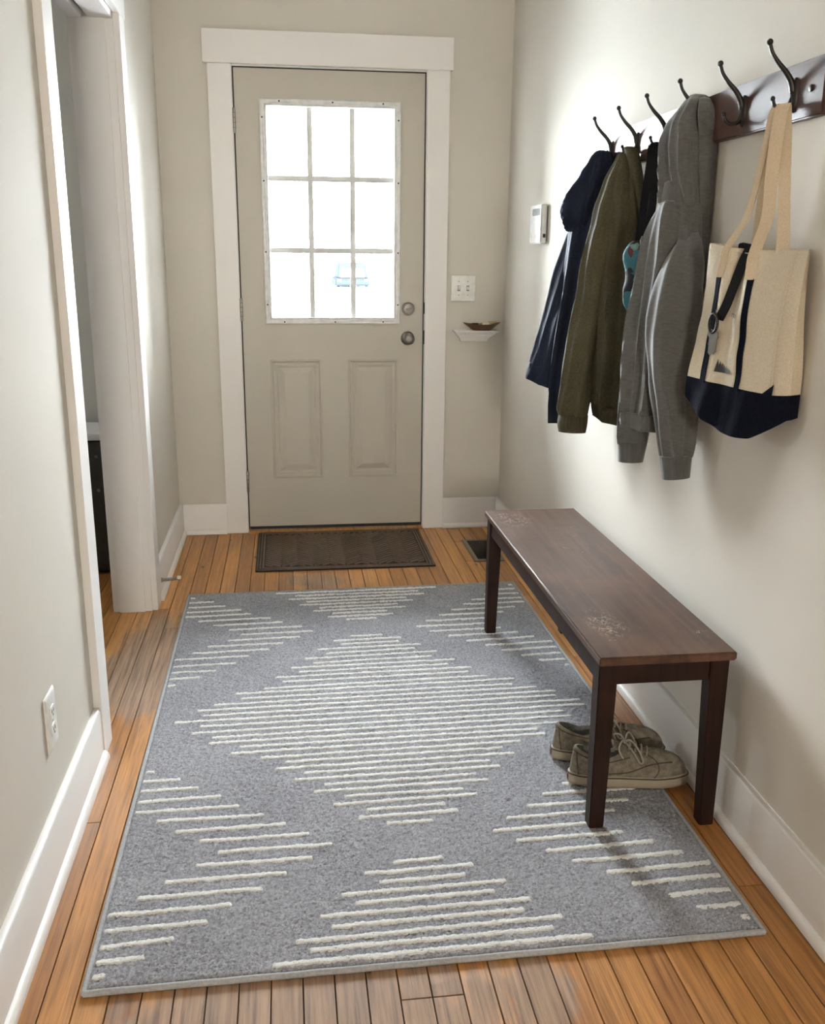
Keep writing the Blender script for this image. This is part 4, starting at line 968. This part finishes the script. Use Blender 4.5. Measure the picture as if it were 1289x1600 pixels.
sw = empty('light_switch', (1.013, 0, 1.085), 'white double toggle light switch plate beside the door', 'light switch')
MB().rings([rect(0.956, 1.071, 1.086, 1.205, -0.0004), rect(0.956, 1.071, 1.086, 1.205, -0.003), rect(0.960, 1.067, 1.090, 1.201, -0.006)]).build('plate', 'plastic', sw, bevel=0.0008, seg=1)
for i, x in enumerate((0.9925, 1.0345)):
    one(x-0.0065, x+0.0065, -0.0064, -0.0055, 1.133, 1.158, 'toggle_slot', 'plastic_grey', sw)
    up_ = 0.006 if i == 0 else -0.003
    MB().rings([[(x-0.0045, -0.006, 1.138), (x+0.0045, -0.006, 1.138), (x+0.0045, -0.006, 1.154), (x-0.0045, -0.006, 1.154)], [(x-0.004, -0.016, 1.143+up_), (x+0.004, -0.016, 1.143+up_), (x+0.004, -0.016, 1.151+up_), (x-0.004, -0.016, 1.151+up_)]]).build('toggle', 'plastic', sw, bevel=0.0008, seg=1)
    for z in (1.115, 1.176): MB().lathe([(0.003, -0.0058), (0.0028, -0.0072), (0.0005, -0.0072)], (x, 0, z), 'y', 10).build('screw', 'steel', sw)

sh = empty('wall_shelf', (1.07, 0, 0.905), 'small white moulded wall shelf below the light switch', 'shelf')
prs = []
for ins, z in ((0, 0.957), (0, 0.952), (0.003, 0.9495), (0.006, 0.9495), (0.009, 0.944), (0.014, 0.939), (0.016, 0.937), (0.016, 0.934), (0.021, 0.932), (0.030, 0.918), (0.035, 0.906)):
    prs.append([(0.966+ins, -0.0005, z), (0.966+ins, -0.088+ins*1.5, z), (1.170-ins*1.3, -0.088+ins*1.5, z), (1.170-ins*1.3, -0.0005, z)])
MB().rings(prs).build('shelf_body', 'trim', sh, smooth=True, angle=25)

ds = empty('dish', (1.096, -0.048, 0.957), 'shallow brown wooden dish on the small white wall shelf', 'dish')
def dish_ring(a, b_, z, lift): return [(1.096+a*math.cos(t)*(1 if True else 0), -0.048+b_*math.sin(t), z+lift*abs(math.cos(t))**3) for t in np.linspace(0, 2*math.pi, 41)[:-1]]
MB().rings([dish_ring(0.040, 0.016, 0.9575, 0), dish_ring(0.050, 0.022, 0.962, 0.001), dish_ring(0.070, 0.034, 0.976, 0.004), dish_ring(0.089, 0.041, 0.985, 0.009), dish_ring(0.087, 0.0385, 0.986, 0.009), dish_ring(0.066, 0.030, 0.975, 0.004), dish_ring(0.045, 0.018, 0.967, 0), dish_ring(0.02, 0.01, 0.966, 0)]).build('bowl', 'dish', ds, smooth=True, angle=50)
def lying(name, label, cat, x0, x1, y0, y1, z0, z1, mat, bev=0.002):
    o = one(x0, x1, y0, y1, z0, z1, name, mat, None, bev, origin=((x0+x1)/2, (y0+y1)/2, z0)); return tag(o, label, cat)
lying('key_fob', 'black key fob lying in the wooden dish', 'key fob', 1.050, 1.078, -0.064, -0.040, 0.974, 0.991, 'black')
lying('matchbox', 'small cream box lying in the wooden dish', 'box', 1.096, 1.130, -0.066, -0.040, 0.972, 0.993, 'cream')
lying('lighter', 'silver lighter between the fob and the cream box', 'lighter', 1.080, 1.093, -0.062, -0.042, 0.972, 0.990, 'nickel')
ky = empty('key_ring', (1.145, -0.05, 0.976), 'brass keys on a ring at the right end of the dish', 'keys')
MB().tube([(1.140+0.012*math.cos(a), -0.050+0.012*math.sin(a), 0.994+0.003*math.sin(a)) for a in np.linspace(0, 2*math.pi, 21)], 0.0016, 6, False).build('ring', 'brass', ky, smooth=True)
MB().prism([(1.128, -0.056, 0.982), (1.165, -0.060, 0.996), (1.166, -0.050, 0.998), (1.129, -0.046, 0.984)], (0, 0, 0.003)).build('key', 'brass', ky)
MB().prism([(1.134, -0.050, 0.984), (1.160, -0.040, 0.992), (1.156, -0.034, 0.992), (1.132, -0.044, 0.985)], (0, 0, 0.003)).build('key', 'brass', ky)

ou = empty('power_outlet', (XL, -2.511, 0.266), 'white duplex power outlet low on the left wall', 'outlet')
def rxz(y0, y1, z0, z1, x): return [(x, y0, z0), (x, y1, z0), (x, y1, z1), (x, y0, z1)]
MB().rings([rxz(-2.549, -2.471, 0.262, 0.389, XL+0.0004), rxz(-2.549, -2.471, 0.262, 0.389, XL+0.003), rxz(-2.545, -2.475, 0.266, 0.385, XL+0.0065)]).build('plate', 'plastic', ou, bevel=0.0008, seg=1)
for zc in (0.305, 0.346):
    pts = [(XL+0.006, -2.510+0.0165*math.cos(a)*(1 if abs(math.cos(a)) < 0.8 else 0.95), zc+max(-0.0125, min(0.0125, 0.0172*math.sin(a)))) for a in np.linspace(0, 2*math.pi, 25)[:-1]]
    rc = MB().prism(pts, (0.0028, 0, 0)).build('receptacle', 'plastic', ou, bevel=0.0005, seg=1)
    for dy in (-0.006, 0.006): one(XL+0.0084, XL+0.0092, -2.510+dy-0.0012, -2.510+dy+0.0012, zc-0.002, zc+0.006, 'slot', 'black', rc)
    MB().lathe([(0.0022, 0.0084), (0.0022, 0.0092)], (XL, -2.510, zc-0.0075), 'x', 8).build('slot', 'black', rc)
MB().lathe([(0.0028, 0.006), (0.0024, 0.0078)], (XL, -2.510, 0.3255), 'x', 10).build('screw', 'steel', ou)

st_ = empty('door_stop', (XL+0.017, -0.86, 0.066), 'spring door stop with white tip on the left baseboard', 'door stop')
MB().lathe([(0.009, 0), (0.009, 0.003), (0.006, 0.006)], (XL+0.0172, -0.86, 0.066), 'x', 14).build('base', 'steel', st_, smooth=True)
sp = []
for k in range(15*10+1):
    a = 2*math.pi*k/10; t = k/150
    sp.append((XL+0.022+0.056*t, -0.86+0.0052*math.cos(a), 0.066+0.007*t*t+0.0052*math.sin(a)))
MB().tube(sp, 0.0016, 5).build('spring', 'steel', st_, smooth=True)
MB().lathe([(0.0065, 0.077), (0.0075, 0.08), (0.0075, 0.090), (0.005, 0.092)], (XL, -0.86, 0.0735), 'x', 14).build('tip', 'plastic', st_, smooth=True)

# hamper in the side room
hm = empty('hamper', (-0.72, -0.42, 0), 'dark grey vinyl hamper just visible through the left doorway', 'hamper')
def hr(z, g): return [(-0.98-g, -0.585-g, z), (-0.53+g, -0.570-g, z), (-0.52+g, -0.30+g, z), (-0.98-g, -0.29+g, z)]
MB().rings([hr(0.002, -0.02), hr(0.06, 0), hr(0.57, 0.0)]).build('body', 'hamper', hm, bevel=0.012, seg=3)
MB().rings([hr(0.565, 0.008), hr(0.592, 0.008)]).build('lid', 'trim', hm, bevel=0.006)
for z in (0.50, 0.36): MB().lathe([(0.007, 0), (0.006, -0.003), (0.002, -0.003)], (-0.575, -0.573, z), 'y', 10).build('snap', 'nickel', hm)

# ------------------------------------------------------------------ outdoors
tag(one(-60, 60, 0.16, 120, -0.30, -0.12, 'ground_outside', 'snow_and_glare'), 'bright snowy ground outside the door glass', 'ground', kind='structure')
car = empty('parked_car', (3.1, 39, -0.12), 'pale blue parked car seen through the lower door panes', 'car')
def crr(x0, x1, y, z0, z1): return [(x0, y, z0), (x1, y, z0), (x1, y, z1), (x0, y, z1)]
MB().rings([crr(2.34, 3.86, 38.0, -0.02, 0.27), crr(2.32, 3.88, 38.5, -0.05, 0.32), crr(2.32, 3.88, 41.5, -0.05, 0.30), crr(2.36, 3.84, 42.0, 0.0, 0.24)]).build('body', 'car_blue', car, bevel=0.05)
MB().rings([[(2.42, 38.15, 0.28), (3.78, 38.15, 0.28), (3.80, 40.6, 0.28), (2.40, 40.6, 0.28)], [(2.50, 38.55, 0.92), (3.70, 38.55, 0.92), (3.68, 40.0, 0.94), (2.52, 40.0, 0.94)]]).build('cabin', 'car_blue', car, bevel=0.05)
MB().prism([(2.56, 38.19, 0.34), (3.62, 38.19, 0.34), (3.58, 38.40, 0.70), (2.60, 38.40, 0.70)], (0, -0.03, 0)).build('rear_window', 'snow_and_glare', car)  # plain white colour stands in for glare on the car glass
for x in (2.36, 3.66):
    for y in (38.6, 41.3): MB().lathe([(0.10, 0.0), (0.17, 0.02), (0.17, 0.16), (0.10, 0.18)], (x, y, 0.06), 'x', 20).build('wheel', 'black', car, smooth=True)
for x in (2.42, 3.62): one(x, x+0.16, 37.97, 38.05, 0.16, 0.24, 'tail_light', 'red', car, 0.01)
